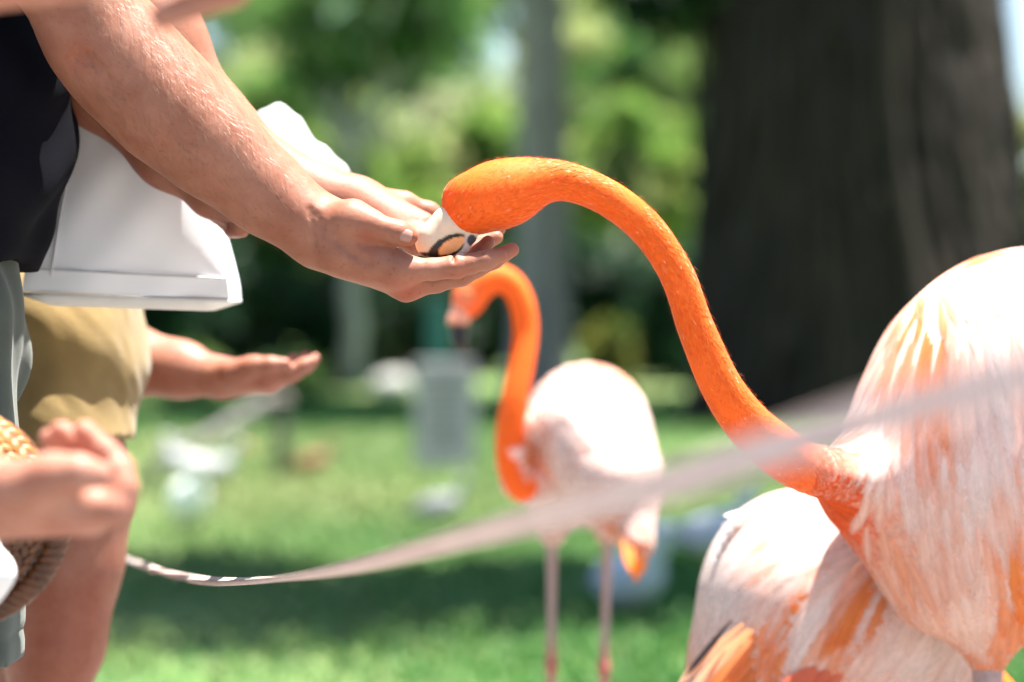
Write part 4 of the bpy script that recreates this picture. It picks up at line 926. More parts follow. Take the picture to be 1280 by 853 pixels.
# body plumage
def plumage(node, v, f, n, mask, flow_fn, col_fn, L_, W_, lift, root, name, seed, yaw=.14, K=8, tipw=.25):
    rt = scatter(v, f, n, mask, seed); r = np.random.default_rng(seed + 1); g = unit(sdf_grad(node, rt, .004))
    cr, ct = col_fn(rt, g, r); Ls = L_(rt, r); Ws = W_(rt, r) if callable(W_) else Ls * W_
    V_, F_, C_ = feathers(node, rt, flow_fn(rt, g), Ls, Ws, .0005, lift, cr, ct, K, seed + 2, yaw, tipw)
    o = mesh_obj(name, V_, F_, M['feather'], root, col=C_); o['kind'] = 'stuff'; return o
def flowF(p, g):                                      # sweep back from the neck, then fall over the flanks
    x, y = bx(p), bz(p); k = smooth01((y - 320) / 90)[:, None]
    return V3(.75, .0, -.15) * (1 - k) + V3(.14, 0, -1.) * k
ORG = np.array([.90, .27, .035])
def band(x, y, cx, cy_, rx, ry, a=0):
    dx, dy = x - cx, y - cy_; return np.exp(-((dx * math.cos(a) + dy * math.sin(a)) / rx) ** 2 - ((-dx * math.sin(a) + dy * math.cos(a)) / ry) ** 2)
def colF(p, g, r):
    n = len(p); x, y = bx(p), bz(p); xs_ = x - (y - 500) * .10          # feathers of one streak share a tone
    s1 = vnoise(np.stack([xs_ * .085, p[:, 1] * 30, y * .005], -1), 1.7, 9); s2 = vnoise(np.stack([xs_ * .035, p[:, 1] * 12, y * .004], -1), 1.7, 29)
    zone = band(x, y, 1152, 405, 24, 65) * 1.5 + band(x, y, 1118, 440, 14, 34) * 1.1 + band(x, y, 1232, 625, 40, 110, -.12) * 1.6 + band(x, y, 1285, 610, 16, 120, -.1) * 1.0 + band(x, y, 1160, 560, 16, 60) * .5 + band(x, y, 1195, 338, 26, 14) * 1.3 + band(x, y, 1120, 650, 60, 40, .8) * .5 + band(x, y, 1180, 760, 80, 30) * .55
    zone -= band(x, y, 1175, 690, 34, 110, .75) * .7 + band(x, y, 1290, 400, 90, 120) * .6
    o_ = np.clip(-.18 + .36 * s1 + .22 * s2 + zone + r.normal(0, .10, n), 0, 1)[:, None]
    pc = np.clip(.10 + .32 * s2 + smooth01((y - 430) / 220) * .56, 0, .9)[:, None]  # peach plumage, strengthened downward to paint warmth into the shaded flank
    pale = (WHITE * .7 + PALE * .3) * (1 - pc) + (PALE * .4 + PEACH * .6) * pc
    tip = pale * (1 - o_) + (ORG * .75 + PEACH * .25) * o_; tip = tip * r.uniform(.96, 1.03, (n, 1))
    return np.clip(tip * .8 + PEACH * .2, 0, .95), np.clip(tip, 0, .93)
ndist = lambda c: np.sqrt(((c[:, None, :] - npth[None, :-6:3, :3]) ** 2).sum(-1).min(1))
plumage(whole, v, f, 2000, lambda c: (bx(c) > 1062) & (bz(c) < 775) & (ndist(c) > .05), flowF, colF, lambda p, r: r.uniform(.12, .15, len(p)) * (.6 + .4 * smooth01((bx(p) - 1090) / 80)) * (.45 + .55 * smooth01((bz(p) - 370) / 90)), .085, .0024, root, 'plumage', 61, .07)
def breastc(p, g, r):
    k = kb(p, r.normal(0, 4, len(p))); u_ = r.uniform(.9, 1.08, (len(p), 1))
    a = ORANGE * (1 - k) + (PEACH * .8 + ORANGE * .2) * k; b_ = ORANGE * (1 - k) + (PEACH * .4 + PALE * .6) * k
    return np.clip(a * u_, 0, .95), np.clip(b_ * u_, 0, .95)
plumage(whole, v, f, 2300, lambda c: (bx(c) > 985) & (bx(c) < 1260) & (bz(c) > 540) & (bz(c) < 830), lambda p, g: V3(.55, 0, -.5) * (1 - smooth01((bx(p) - 1040) / 90))[:, None] + V3(.40, 0, -.88) * smooth01((bx(p) - 1040) / 90)[:, None], breastc, lambda p, r: r.uniform(.035, .045, len(p)), .17, .0009, root, 'breast_down', 71, .07, 6)
legs(root, [(P(1235, 812, 2.69), P(1232, 1085, 2.69), ground(1228, 2.69), 3.0), (P(1325, 830, 2.78), P(1330, 1080, 2.78), ground(1330, 2.78), 3.2)], 1.45)
# tail
def quills(root, name, specs, mat='feather'):
    for i, (a, b_, w, up_, c1, c2) in enumerate(specs):
        a, b_ = np.asarray(a), np.asarray(b_); t = np.linspace(0, 1, 9); d = unit(b_ - a); nrm = unit(up_ - d * (up_ @ d)); s = np.cross(d, nrm); V = []; C = []
        L_ = np.linalg.norm(b_ - a)
        for k in t:
            ww = w * (.35 + .65 * min(1, k / .35)) * (1 if k < .7 else max(.05, 1 - ((k - .7) / .3) ** 2)); p = a + (b_ - a) * k - nrm * (.06 * L_ * k * k)
            V += [p - s * ww - nrm * ww * .15, p, p + s * ww - nrm * ww * .15]; C += [c1 + (c2 - c1) * k] * 3
        F = [(k * 3 + j, k * 3 + j + 1, k * 3 + 4 + j, k * 3 + 3 + j) for k in range(8) for j in (0, 1)]
        mesh_obj(name, np.array(V), F, M[mat], root, col=np.array(C))
quills(root, 'tail_feather', [(P(1640 + 5 * k, 670, DBY - .05 + .014 * k), P(1830, 770 + 6 * abs(k - 3), DBY - .06 + .018 * k), .016, V3(.2, 0, 1), PINK, PALE) for k in range(7)])
# bill: pale base, sharp kink, black-edged hooked tip
bill_n = Uni(.008, Cap(P(586, 268, 2.352), P(562, 281, 2.351), px(23, DF), px(21.5, DF)), Cap(P(562, 281, 2.351), P(541, 297, 2.350), px(21.5, DF), px(18, DF)), Cap(P(541, 297, 2.350), P(537, 305, 2.350), px(17.5, DF), px(15.5, DF)),
             Cap(P(538, 305, 2.350), P(556, 310, 2.350), px(14.5, DF), px(13, DF)), Cap(P(556, 310, 2.350), P(575, 307, 2.350), px(13, DF), px(10, DF)), Cap(P(575, 307, 2.350), P(589, 299, 2.350), px(9.5, DF), px(5, DF)), Cap(P(584, 286, 2.352), P(560, 298, 2.351), px(14, DF), px(12, DF)))
gro = Cap(P(548, 297, 2.325), P(583, 296, 2.330), .0018, .0015)
v2_, f2_ = sdf_mesh(Sub(.003, bill_n, gro), .0015)
yc = P(560, 300, 2.351)[1]; v2_[:, 1] = yc + (v2_[:, 1] - yc) * .72
bxp = (v2_[:, 0] - P(560, 300, 2.35)[0]) / px(1, DF) + 560; byp = 300 - (v2_[:, 2] - P(560, 300, 2.35)[2]) / px(1, DF)
cream = np.array([.66, .535, .385]); c = np.ones((len(v2_), 3)) * cream
nz = vnoise(v2_, 500, 3) * 1.1
pk = smooth01(1 - np.hypot((bxp - 560) / 24, (byp - 286) / 14))[:, None] * .35; c = c * (1 - pk) + np.array([.86, .58, .40]) * pk
ca, sa = math.cos(-.5), math.sin(-.5)
def ell(cx, cy_, rx, ry): 
    dx, dy = bxp - cx, byp - cy_; return np.hypot((dx * ca + dy * sa) / rx, (-dx * sa + dy * ca) / ry) + nz * .05
e_out = ell(559.5, 309.5, 27, 12.5); e_in = ell(565, 307.5, 19.5, 7.8)
blk = smooth01((1.08 - e_out) / .14)[:, None]; c = c * (1 - blk) + np.array([.010, .009, .009]) * blk
ori = smooth01((1.08 - e_in) / .16)[:, None]; c = c * (1 - ori) + np.array([.88, .36, .13]) * ori
pp_ = (smooth01((bxp - 578) / 4) * smooth01((byp - 294) / 3))[:, None] * .8; c = c * (1 - pp_) + np.array([.66, .44, .37]) * pp_
tp = smooth01((1.25 - np.hypot((bxp - 590) / 5.5, (byp - 301) / 6.5)) / .3)[:, None]; c = c * (1 - tp) + np.array([.04, .04, .05]) * tp
gt = (smooth01((byp - 314) / 3) * smooth01((540 - bxp) / 8))[:, None]; c = c * (1 - gt) + np.array([.015, .012, .012]) * gt
mesh_obj('bill', v2_, f2_, M['bill'], root, col=c)
# far-side eye (the near side of the face is turned down and feathered over)
ec = P(588, 262, 2.354); ev_, ef_ = sdf_mesh(Ell(ec + V3(0, .0235, .004), (.0045, .003, .0045)), .0012); mesh_obj('eye', ev_, ef_, M['straw'], root)

# ---- second flamingo, beyond the rope
DM = 3.6
root = empty('flamingo', ground(730, DM + .05)); tag(root, 'blurred flamingo standing in the middle distance, tail to the camera and neck in an S', 'flamingo', 'flamingos on the lawn')
ctrl = [(583, 382, 15, 3.520), (590, 368, 18.0, 3.520), (604, 353, 18.0, 3.520), (622, 347, 15.3, 3.520), (641, 357, 14.4, 3.520), (653, 382, 14.4, 3.520), (657, 415, 14.4, 3.520), (652, 455, 14.8, 3.510), (643, 500, 15.8, 3.500), (637, 545, 16.7, 3.500), (641, 585, 18.0, 3.510), (662, 606, 26.0, 3.530), (690, 600, 34.0, 3.570)]
neckm, pm = neck_chain(ctrl, DM, 3)
bm = P(733, 542, DM); bodyM = Uni(.05, Ell(bm, (px(77, DM), .165, px(84, DM))), Ell(P(765, 590, DM - .10), (px(50, DM), .11, px(48, DM))), Cap(P(778, 610, DM - .14), P(796, 678, DM - .20), .045, .020),
        Cap(P(692, 610, DM + .02), P(690, 668, DM + .02), .05, .014), Cap(P(756, 610, DM + .05), P(760, 665, DM + .05), .05, .014))
wm = Uni(.035, bodyM, Uni(.01, neckm, Ell(P(585, 375, 3.520), (px(19, DM), px(14, DM), px(20, DM)))))
v, f = sdf_mesh(wm, .006); wm.prep(v[:1])
dm2 = ((v[:, None, :] - pm[None, :, :3]) ** 2).sum(-1); near_n = np.sqrt(dm2.min(1)); xx = (v[:, 0] - bm[0]) / px(1, DM) + 737
cn = smooth01((near_n - px(30, DM)) / px(22, DM))[:, None]
fc = (np.exp(-((v - P(572, 372, 3.480)) ** 2).sum(1) / .022 ** 2))[:, None]
col = ORANGE * (1 - cn) + PALE * cn; fc = fc * .55; col = col * (1 - fc) + np.array([.85, .60, .50]) * fc
mesh_obj('body', v, f, M['bird_body'], root, col=col)
def colM(p, g, r):
    n = len(p); x = (p[:, 0] - bm[0]) / px(1, DM) + 737; y = 540 - (p[:, 2] - bm[2]) / px(1, DM)
    z_ = np.exp(-((x - 668) / 12) ** 2 - ((y - 515) / 35) ** 2) + np.exp(-((x - 730) / 30) ** 2 - ((y - 605) / 16) ** 2) * 1.1 + np.exp(-((x - 795) / 16) ** 2 - ((y - 665) / 26) ** 2) * 1.6 + smooth01((465 - y) / 10) * .6 + smooth01((x - 812) / 6) * .3
    o_ = np.clip(z_ - .1 + r.normal(0, .15, n), 0, 1)[:, None]; tip = (WHITE * .25 + PALE * .75) * (1 - o_) + np.array([.90, .26, .03]) * o_
    return np.clip(tip * .9 + PINK * .1, 0, .95), np.clip(tip * r.uniform(.93, 1.04, (n, 1)), 0, .93)
plumage(wm, v, f, 2200, lambda c: ((c[:, 0] - bm[0]) / px(1, DM) + 737 > 655) & (np.sqrt(((c[:, None, :] - pm[None, :-4, :3]) ** 2).sum(-1)).min(1) > px(27, DM)), lambda p, g: V3(.35, -.4, -.8) + 0 * p, colM, lambda p, r: r.uniform(.05, .09, len(p)), .17, .006, root, 'plumage', 81, K=6)
quills(root, 'tail_feather', [(P(782 + 3 * k, 640, DM - .19), P(788 + 4 * k, 712 + 8 * (k % 3), DM - .25 + .02 * k), .009, V3(0, -1, .3), np.array([.9, .42, .2]), np.array([.88, .22, .02])) for k in range(5)])
v3_, f3_ = sdf_mesh(Uni(.01, Cap(P(579, 380, 3.520), P(573, 402, 3.515), px(13, DM), px(12, DM)), Cap(P(573, 402, 3.515), P(574, 425, 3.510), px(11.5, DM), px(9, DM)), Cap(P(574, 425, 3.510), P(580, 438, 3.510), px(8.5, DM), px(4, DM))), .003)
yb_ = 540 - (v3_[:, 2] - bm[2]) / px(1, DM); k = smooth01((yb_ - 398) / 8)[:, None]; c = np.array([.85, .34, .20]) * (1 - k) + np.array([.012, .01, .01]) * k
mesh_obj('bill', v3_, f3_, M['bill'], root, col=c)
for sg in (-1, 1):
    ev_, ef_ = sdf_mesh(Ell(P(586, 368, 3.520 + sg * .026), (.005, .004, .005)), .0015); mesh_obj('eye', ev_, ef_, M['straw'], root)
legs(root, [(P(690, 660, DM + .02), P(689, 832, DM + .02), ground(687, DM + .02), 2.2), (P(760, 655, DM + .05), P(755, 836, DM + .05), ground(752, DM + .05), 2.2)], .72)

# ---- third flamingo, bent low behind the front one
DT = 2.88
T = lambda x, y, d=DT: P(x, y, d)
root = empty('flamingo', ground(1080, DT)); tag(root, 'flamingo bending low behind the front one, pale back and black-edged wing toward lower left', 'flamingo', 'flamingos on the lawn')
bt = T(1050, 770)
rot = np.array([[math.cos(.62), 0, math.sin(.62)], [0, 1, 0], [-math.sin(.62), 0, math.cos(.62)]])
bodyT = Uni(.06, Ell(T(1058, 775), (px(190, DT), .135, px(146, DT)), rot), Ell(T(985, 738), (px(100, DT), .12, px(116, DT))), Ell(T(1110, 800), (px(105, DT), .12, px(95, DT))), Cap(T(930, 860), T(850, 960), .06, .03))
wing = Ell(T(1085, 800, DT - .10), (px(125, DT), .05, px(55, DT)), np.array([[math.cos(.42), 0, math.sin(.42)], [0, 1, 0], [-math.sin(.42), 0, math.cos(.42)]]))
pn, pp = neck_chain([(1180, 850, 50, 2.88), (1235, 880, 40, 2.86), (1265, 930, 34, 2.85), (1270, 1000, 30, 2.84), (1255, 1060, 28, 2.83), (1240, 1110, 27, 2.82), (1215, 1150, 30, 2.82), (1190, 1170, 22, 2.82)], DT, 3)
wt = Uni(.04, Uni(.03, bodyT, wing), pn)
v, f = sdf_mesh(wt, .006); wt.prep(v[:1])
tx = lambda p: (p[:, 0] - bt[0]) / px(1, DT) + 1050
ty = lambda p: 770 - (p[:, 2] - bt[2]) / px(1, DT)
k = smooth01((tx(v) - 1190) / 30)[:, None]; mesh_obj('body', v, f, M['bird_body'], root, col=(PALE * .6 + PEACH * .4) * (1 - k) + ORANGE * k)
def colT(p, g, r):
    n = len(p); x, y = tx(p), ty(p); xs_ = x + (y - 740) * .5
    s1 = vnoise(np.stack([xs_ * .075, p[:, 1] * 26, y * .004], -1), 1.7, 19); s2 = vnoise(np.stack([xs_ * .03, p[:, 1] * 10, y * .004], -1), 1.7, 39)
    zone = band(x, y, 1085, 690, 28, 55, .5) * 1.4 + band(x, y, 1030, 665, 14, 50, .5) * .8 + band(x, y, 985, 740, 12, 70, .35) * .6 + band(x, y, 1060, 790, 12, 60, .3) * .5 + smooth01((y - 790) / 50) * .6 * smooth01((1010 - x) / 60) + smooth01((905 - x) / 30) * .45 + band(x, y, 1150, 800, 60, 40) * .35
    o_ = np.clip(-.30 + .36 * s1 + .2 * s2 + zone + r.normal(0, .10, n), 0, 1)[:, None]; pc = np.clip(.22 + .34 * s2 + smooth01((y - 670) / 150) * .55, 0, .95)[:, None]
    pale = (WHITE * .7 + PALE * .3) * (1 - pc) + (PALE * .45 + PEACH * .55) * pc; tip = (pale * (1 - o_) + (ORG * .7 + PEACH * .3) * o_) * r.uniform(.96, 1.03, (n, 1))
    return np.clip(tip * .8 + PEACH * .2, 0, .95), np.clip(tip, 0, .93)
plumage(wt, v, f, 1500, lambda c: (tx(c) < 1230) & (ty(c) < 900), lambda p, g: V3(-.50, -.05, -.86) + V3(-.5, 0, .3) * smooth01((680 - ty(p)) / 60)[:, None], colT, lambda p, r: r.uniform(.12, .15, len(p)), .085, .0034, root, 'plumage', 91, .07)
# flight feathers at the lower left: orange-red with black primaries
sp_ = []; r = np.random.default_rng(66)
for k in range(20):
    a = T(915 + 5 * k + r.normal(0, 3), 782 + 3.2 * k + r.normal(0, 4), DT - .128 + .003 * k); e = T(830 + 6 * k + r.normal(0, 5), 862 + 5 * k + r.normal(0, 8), DT - .120 + .002 * k)
    m_ = r.random(); a = a + V3(px(12, DT), 0, 0); e = e + V3(px(16, DT), 0, 0); sp_.append((a, e, r.uniform(.006, .0095), V3(-.5 + r.normal(0, .2), -.8, .45), np.array([.92, .42, .20]) * (1 - .15 * m_), np.array([.92, .25, .045]) * (1 - m_ * .12) if k > 2 else np.array([.90, .55, .38])))
quills(root, 'wing_feather', sp_)
quills(root, 'primary_feather', [(T(915 + 8 * k, 775 + 4 * k, DT - .118), T(852 + 10 * k, 846 + 10 * k, DT - .125), .0035, V3(-.5, -.8, .45), np.array([.012, .01, .01]), np.array([.02, .015, .015])) for k in range(1)], 'bill')
quills(root, 'wing_feather', [(T(1020 + 14 * k, 836 + 3 * k, DT - .15), T(950 + 22 * k, 892 + 6 * k, DT - .15), .014, V3(-.3, -.9, .3), np.array([.78, .22, .12]), np.array([.72, .15, .08])) for k in range(3)])
quills(root, 'ruffled_feather', [(T(985 - 8 * k, 635 + 9 * k, DT - .03), T(905 - 3 * k, 640 + 12 * k, DT - .05), .013, V3(-.3, -.3, .9), PALE, WHITE) for k in range(6)])
legs(root, [(T(1060, 860, DT - .03), T(1055, 1040, DT - .03), ground(1045, DT - .03), .1), (T(1110, 870, DT + .05), T(1110, 1040, DT + .05), ground(1105, DT + .05), .1)], 1.1)
hv, hf = sdf_mesh(Uni(.01, Cap(T(1192, 1168, 2.82), T(1170, 1180, 2.82), .018, .014), Cap(T(1170, 1180, 2.82), T(1164, 1195, 2.82), .013, .006)), .003); mesh_obj('bill', hv, hf, M['bill'], root, col=np.ones((len(hv), 3)) * np.array([.3, .2, .15]))

# pale food flake under the bill
fk = empty('food_flake', P(583, 322, 2.335)); tag(fk, 'thin pale flake of food on the index finger under the bill', 'food')
V = []; r = np.random.default_rng(2)
for z in (0, -.0009):
    V.append(P(583, 318.5, 2.338) + V3(0, 0, z))
    for k in range(9):
        a = k / 9 * 6.283; V.append(P(583, 319, 2.338) + V3(math.cos(a) * .010 * r.uniform(.75, 1.15), math.sin(a) * .007, .0016 * math.sin(a * 2) + z))
F = [(0, 1 + k, 1 + (k + 1) % 9) for k in range(9)] + [(10, 11 + (k + 1) % 9, 11 + k) for k in range(9)] + [(1 + k, 11 + k, 11 + (k + 1) % 9, 1 + (k + 1) % 9) for k in range(9)]
mesh_obj('flake', np.array(V), F, M['white_cloth'], fk)

# ------------------------------------------------------------------ rope barrier
m, nt, b = new_mat('rope'); n = noise(nt, 700, 3, .6); n2 = noise(nt, 25, 4, .6)
nt.links.new(ramp(nt, n2.outputs[0], [(.3, (.55, .425, .40)), (.7, (.66, .53, .50))]).outputs[0], b.inputs['Base Color']); b.inputs['Roughness'].default_value = .85; bump(nt, b, n.outputs[0], .6, .0012); M['rope'] = m
M['post'] = simple('post', (.05, .045, .04), (.11, .10, .085), 14, .8, .5, .006, (2, 2, .3))
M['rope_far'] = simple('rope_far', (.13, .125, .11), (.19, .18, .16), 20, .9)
def rope(name, label, ctrl, rad, turns, group=None, nseg=26, mat='rope'):
    c = catmull(ctrl, nseg); T_ = unit(np.gradient(c, axis=0)); s = np.concatenate([[0], np.cumsum(np.linalg.norm(np.diff(c, axis=0), axis=1))])
    root = empty(name, c[len(c) // 2]); tag(root, label, 'rope', group)
    # resample evenly
    L_ = s[-1]; ns = int(L_ / (rad * .8)); u = np.linspace(0, L_, ns); c = np.stack([np.interp(u, s, c[:, i]) for i in range(3)], -1); T_ = unit(np.gradient(c, axis=0))
    sd = unit(np.cross(T_, V3(0, 0, 1))); nr = np.cross(sd, T_)
    for q in range(3):
        ph = u * turns + q * 2.0944; pts = c + (np.cos(ph)[:, None] * sd + np.sin(ph)[:, None] * nr) * rad * .48
        v, f = tube(pts, rad * .56, 7); mesh_obj('strand', v, f, M[mat], root)
    # stray fibres
    r = np.random.default_rng(4); k = r.integers(0, ns, int(ns * 1.2)); a = r.uniform(0, 6.28, len(k)); d = np.cos(a)[:, None] * sd[k] + np.sin(a)[:, None] * nr[k]
    p0 = c[k] + d * rad * .9; p1 = c[k] + d * rad * r.uniform(1.3, 2.2, (len(k), 1)) + T_[k] * r.uniform(-.006, .006, (len(k), 1)); w = T_[k] * .00025
    V = np.stack([p0 - w, p0 + w, p1], 1).reshape(-1, 3); i = np.arange(len(k)) * 3
    o = mesh_obj('fibre', V, np.stack([i, i + 1, i + 2], -1), M['rope'], root); o['kind'] = 'stuff'
def dr(x): return 1 / (.424 + (x - 300) * 7.4e-4)
rows = [(145, 696), (195, 713), (250, 725), (300, 727), (375, 721), (450, 708), (550, 682), (650, 655), (750, 628), (850, 600), (1000, 551), (1165, 502), (1280, 470)]
ctrl = [P(-330, 560, 5.2), P(-60, 640, 4.1)] + [P(x, y, dr(x)) for x, y in rows] + [P(1600, 362, dr(1600)), P(1900, 275, dr(1900))]
def strap(label, ctrl, W, group):
    # flat woven strap: wrung into a cord at the far end, lying open towards the near end
    n0 = 30; c = catmull(ctrl, n0); u = np.arange(len(c)) / n0
    T_ = unit(np.gradient(c, axis=0)); sd = unit(np.cross(T_, V3(0, 0, 1))); nr = np.cross(sd, T_)
    # angle between the strap's width and the vertical, per control point
    ang = np.interp(u, [0, 1, 2, 3, 4, 5, 6, 7, 8, 9, 10, 11, 12, 16], np.array([13, 10, 7.4, 4.2, 1.5, 1.38, 1.28, 1.15, .98, .75, .5, .25, .08, 0])); V = []
    root = empty('barrier_strap', c[len(c) // 2]); tag(root, label, 'strap', group)
    tw = smooth01((8.0 - u) / 4)
    for p, s_, n_, a, t_ in zip(c, sd, nr, ang, tw):
        w_ = math.cos(a) * n_ + math.sin(a) * s_; k_ = np.cross(w_, np.cross(s_, n_)); hw = W * .5 * (1 - .58 * t_); th = .0011 + .0026 * t_
        for q in np.linspace(-1, 1, 7): V.append(p + w_ * hw * q + k_ * (th * (1 - .6 * q * q) + .0015 * t_ * math.sin(q * 3)))
        for q in np.linspace(1, -1, 7): V.append(p + w_ * hw * q - k_ * (th * (1 - .6 * q * q) - .0015 * t_ * math.sin(q * 3)))
    F = [(i * 14 + k, i * 14 + (k + 1) % 14, (i + 1) * 14 + (k + 1) % 14, (i + 1) * 14 + k) for i in range(len(c) - 1) for k in range(14)]
    mesh_obj('webbing', np.array(V), F, M['rope'], root)
    for sg in (-1, 1):
        pts = [p + (math.cos(a) * n_ + math.sin(a) * s_) * W * .5 * (1 - .6 * t_) * sg for p, s_, n_, a, t_ in zip(c, sd, nr, ang, tw)]
        v, f = tube(pts, .0012, 6); mesh_obj('selvedge', v, f, M['rope_edge'], root)
    r = np.random.default_rng(4); k = r.integers(0, len(c), 420); a = r.uniform(0, 6.28, len(k)); d = np.cos(a)[:, None] * sd[k] + np.sin(a)[:, None] * nr[k]
    p0 = c[k] + d * W * .2; p1 = c[k] + d * W * r.uniform(.4, .75, (len(k), 1)) + T_[k] * r.uniform(-.006, .006, (len(k), 1)); w = T_[k] * .0002
    V = np.stack([p0 - w, p0 + w, p1], 1).reshape(-1, 3); i = np.arange(len(k)) * 3
    o = mesh_obj('fibre', V, np.stack([i, i + 1, i + 2], -1), M['rope'], root); o['kind'] = 'stuff'
M['rope_edge'] = simple('rope_edge', (.30, .22, .19), (.42, .33, .29), 60, .85)
strap('pale pinkish woven strap sagging across the picture in front of the flamingos', ctrl, .017, 'rope barrier')
def post(name, label, p, top, rad=.045):
    root = empty(name, (p[0], p[1], 0)); tag(root, label, 'post', 'rope posts')
    zz = np.array([-.1, .2, top - .05, top - .01, top]); v, f = tube(np.stack([p[0] + 0 * zz, p[1] + 0 * zz, zz], -1), np.array([1, 1, .96, .92, .5]) * rad, 16); mesh_obj('shaft', v, f, M['post'], root)
    t = np.linspace(0, 6.2832, 33); pts = np.stack([p[0] + np.cos(t) * (rad + .004), p[1] + np.sin(t) * (rad + .004), p[2] + 0 * t], -1); v, f = tube(pts, .006, 6, False); mesh_obj('rope_loop', v, f, M['rope'], root)
pe = ctrl[-1]; post('rope_post', 'dark rope post close to the camera, right of the frame', pe + V3(.05, -.02, 0), pe[2] + .08)
pe = ctrl[0]; post('rope_post', 'dark rope post at the far left behind the people', pe + V3(-.05, .02, 0), pe[2] + .1)
# far rope slanting from a dark post to the lawn
yq = 13.0
pa, pb = P(338, 498, yq), P(212, 562, yq - .6)
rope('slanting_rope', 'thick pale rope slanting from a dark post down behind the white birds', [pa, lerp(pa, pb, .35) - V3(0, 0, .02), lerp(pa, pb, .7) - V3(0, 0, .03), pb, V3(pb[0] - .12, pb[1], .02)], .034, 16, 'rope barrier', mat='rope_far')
post('rope_post', 'short dark post holding the slanting rope below the open palm', pa + V3(.06, 0, 0), pa[2] + .05, .04)

# ------------------------------------------------------------------ sign, stone, small birds
M['sign'] = simple('sign', (.36, .32, .35), (.42, .375, .41), 8, .6, .1)
M['sign_text'] = simple('sign_text', (.15, .135, .14), (.19, .17, .18), 30, .7, .1)
M['teal'] = simple('teal', (.02, .10, .09), (.035, .14, .12), 12, .6, .2)
def boxm(c, sx, sy, sz, bev=0):
    V = [c + V3(x * sx, y * sy, z * sz) / 2 for x in (-1, 1) for y in (-1, 1) for z in (-1, 1)]
    return np.array(V), [(0, 1, 3, 2), (4, 6, 7, 5), (0, 4, 5, 1), (2, 3, 7, 6), (0, 2, 6, 4), (1, 5, 7, 3)]
ysg = 13.6; sc0 = P(556, 518, ysg); w, h = px(76, ysg), px(132, ysg)
root = empty('notice_board', (sc0[0], sc0[1], 0), R(6)); tag(root, 'pale grey notice board with rows of faded text standing on the lawn', 'sign')
def sadd(name, c, sx, sy, sz, mat, par=None):
    v, f = boxm(V3(*c), sx, sy, sz); o = mesh_obj(name, v, f, M[mat], par or root, smooth=False, local=False); md = o.modifiers.new('bevel', 'BEVEL'); md.width = min(sx, sy, sz) * .2; md.segments = 2; return o
zc = sc0[2]
bd = sadd('board', (0, 0, zc), w, .03, h, 'sign')
for k in range(9):
    zz = zc + h * (.36 - .085 * k); ww = w * (.72, .5, .66, .70, .6, .68, .64, .7, .4)[k]
    if k == 1: zz -= .005
    sadd('text_line', (0, -.0175, zz), ww, .004, h * (.034 if k else .055), 'sign_text', bd)
for sg in (-1, 1): sadd('leg', (sg * w * .36, .032, zc * .5 - .02), .035, .03, zc + .04, 'post')
tp0 = P(548, 405, 16.5); root = empty('green_post', (tp0[0], tp0[1], 0)); tag(root, 'slim teal green post behind the notice board', 'post')
tw = px(26, 16.5); sadd('shaft', (0, 0, .5 * zt(378, 16.5)), tw, tw, zt(378, 16.5), 'teal'); sadd('cap', (0, 0, zt(376, 16.5)), tw * 1.15, tw * 1.15, .03, 'teal')
st0 = at(492, 23.5); stn = empty('boulder', st0); tag(stn, 'pale grey boulder at the back edge of the lawn left of the sign', 'boulder')
M['stone'] = simple('stone', (.30, .29, .27), (.44, .43, .40), 9, .9, .6, .02)
v, f = sdf_mesh(Fn(Ell(V3(st0[0], st0[1], .10), (.20, .18, .15)), lambda p, d: d + .02 * vnoise(p, 14, 3)), .02); mesh_obj('stone', v, f, M['stone'], stn)

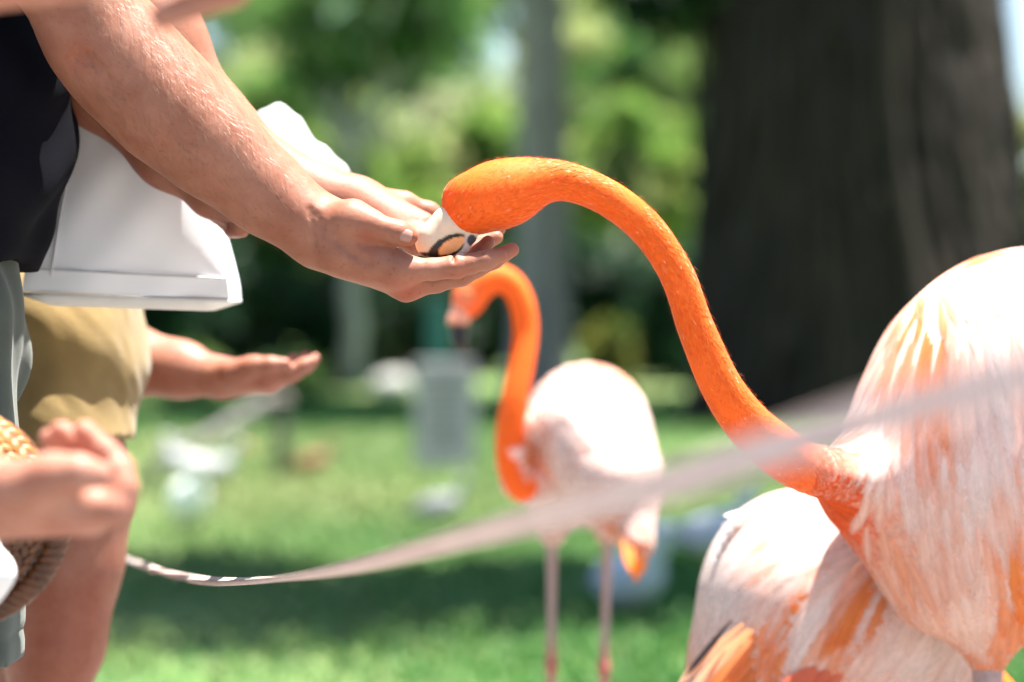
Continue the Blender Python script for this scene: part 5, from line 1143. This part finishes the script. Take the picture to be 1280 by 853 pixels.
def ibis(label, pxx, pyb, y, az, s, cols, name='white_ibis', cat='bird', group='birds walking on the lawn', peck=False, low=False):
    """small wading bird: body, neck, head, curved bill, legs; stands on the lawn at distance y"""
    g0 = ground(pxx, y); root = empty(name, g0); tag(root, label, cat, group)
    f_ = V3(math.cos(az), math.sin(az), 0); up = V3(0, 0, 1); lh = (.06 if low else .17) * s
    c = g0 + up * (lh + .085 * s); rt = np.stack([unit(f_ + up * .22), V3(-f_[1], f_[0], 0), np.cross(unit(f_ + up * .22), V3(-f_[1], f_[0], 0))])
    hd = c + (f_ * .17 + up * (.17 if not peck else -.08)) * s
    n_ = Uni(.03 * s, Ell(c, (.155 * s, .085 * s, .09 * s), rt), Cap(c - f_ * .10 * s, c - f_ * .21 * s - up * .035 * s, .05 * s, .022 * s), Cap(c + f_ * .10 * s + up * .03 * s, lerp(c, hd, .65) + f_ * .05 * s, .045 * s, .026 * s), Cap(lerp(c, hd, .65) + f_ * .05 * s, hd, .026 * s, .026 * s), Ell(hd + f_ * .012 * s, (.04 * s, .032 * s, .033 * s)))
    v, f = sdf_mesh(n_, .009 * s); k = smooth01((-((v - c) @ f_) / s - .10) / .06)[:, None]
    mesh_obj('body', v, f, M['white_bird'], root, col=cols[0] * (1 - k) + cols[1] * k)
    bl = .13 * s if not low else .03 * s
    bp = hd + f_ * .03 * s; pts = [bp, bp + f_ * bl * .5 - up * bl * .12, bp + f_ * bl * .95 - up * bl * .5] if not peck else [bp, bp + f_ * bl * .3 - up * bl * .5, bp + f_ * bl * .3 - up * bl]
    v, f = tube(catmull(pts, 5), np.linspace(.011, .004, 11) * s, 7); mesh_obj('bill', v, f, M['bill'], root, col=np.ones((len(v), 3)) * cols[2])
    for sg in (-1, 1):
        a = c + V3(-f_[1], f_[0], 0) * sg * .035 * s - up * .05 * s; e = V3(a[0], a[1], .012)
        v, f = tube([a, lerp(a, e, .45) - f_ * .012 * s, e], [.011 * s, .006 * s, .006 * s], 6); o = mesh_obj('leg', v, f, M['bird_leg'], root, col=np.ones((len(v), 3)) * cols[2])
        w_ = join(*[tube([e, e + V3(math.cos(az + q), math.sin(az + q), -.06) * .06 * s], [.005 * s, .002 * s], 5) for q in (-.5, 0, .5)])
        mesh_obj('foot', w_[0] - world_loc(root), w_[1], M['bird_leg'], o, col=np.ones((len(w_[0]), 3)) * cols[2], local=False)
WB = (np.array([.40, .40, .40]), np.array([.30, .30, .30]), np.array([.75, .30, .18])); GB = (np.array([.42, .46, .55]), np.array([.16, .17, .21]), np.array([.2, .1, .1]))
ibis('white ibis with head raised at the foot of the slanting rope', 228, 0, 11.9, 2.4, .68, WB)
ibis('white ibis facing right beside the slanting rope', 262, 0, 11.4, .2, .70, WB)
ibis('nearest white bird, alone on the left lawn below the open palm', 235, 0, 10.2, -1.2, .95, (np.array([.78, .78, .77]), np.array([.66, .66, .66]), np.array([.6, .3, .2])), 'gull', low=True)
ibis('grey and white bird on the lawn below the notice board', 548, 0, 10.4, .1, .62, (np.array([.24, .245, .25]), np.array([.12, .125, .13]), np.array([.6, .4, .2])), low=True)
ibis('blue-grey pigeon in the shade beside the blurred flamingo\'s leg', 787, 0, 7.35, -1.0, .95, GB, 'pigeon', low=True)
ibis('pale bird between the blurred flamingo and the bending one', 888, 0, 9.0, .3, .85, (np.array([.66, .66, .65]), np.array([.48, .48, .48]), np.array([.5, .3, .2])), 'gull', low=True)
ibis('white bird half hidden behind the front flamingo\'s leg', 1195, 0, 6.55, 2.8, .6, WB, 'gull', low=True)
ibis('small orange-brown duck far back on the lawn', 390, 0, 13.2, .4, .6, (np.array([.20, .095, .045]), np.array([.14, .065, .03]), np.array([.5, .3, .1])), 'duck', low=True)
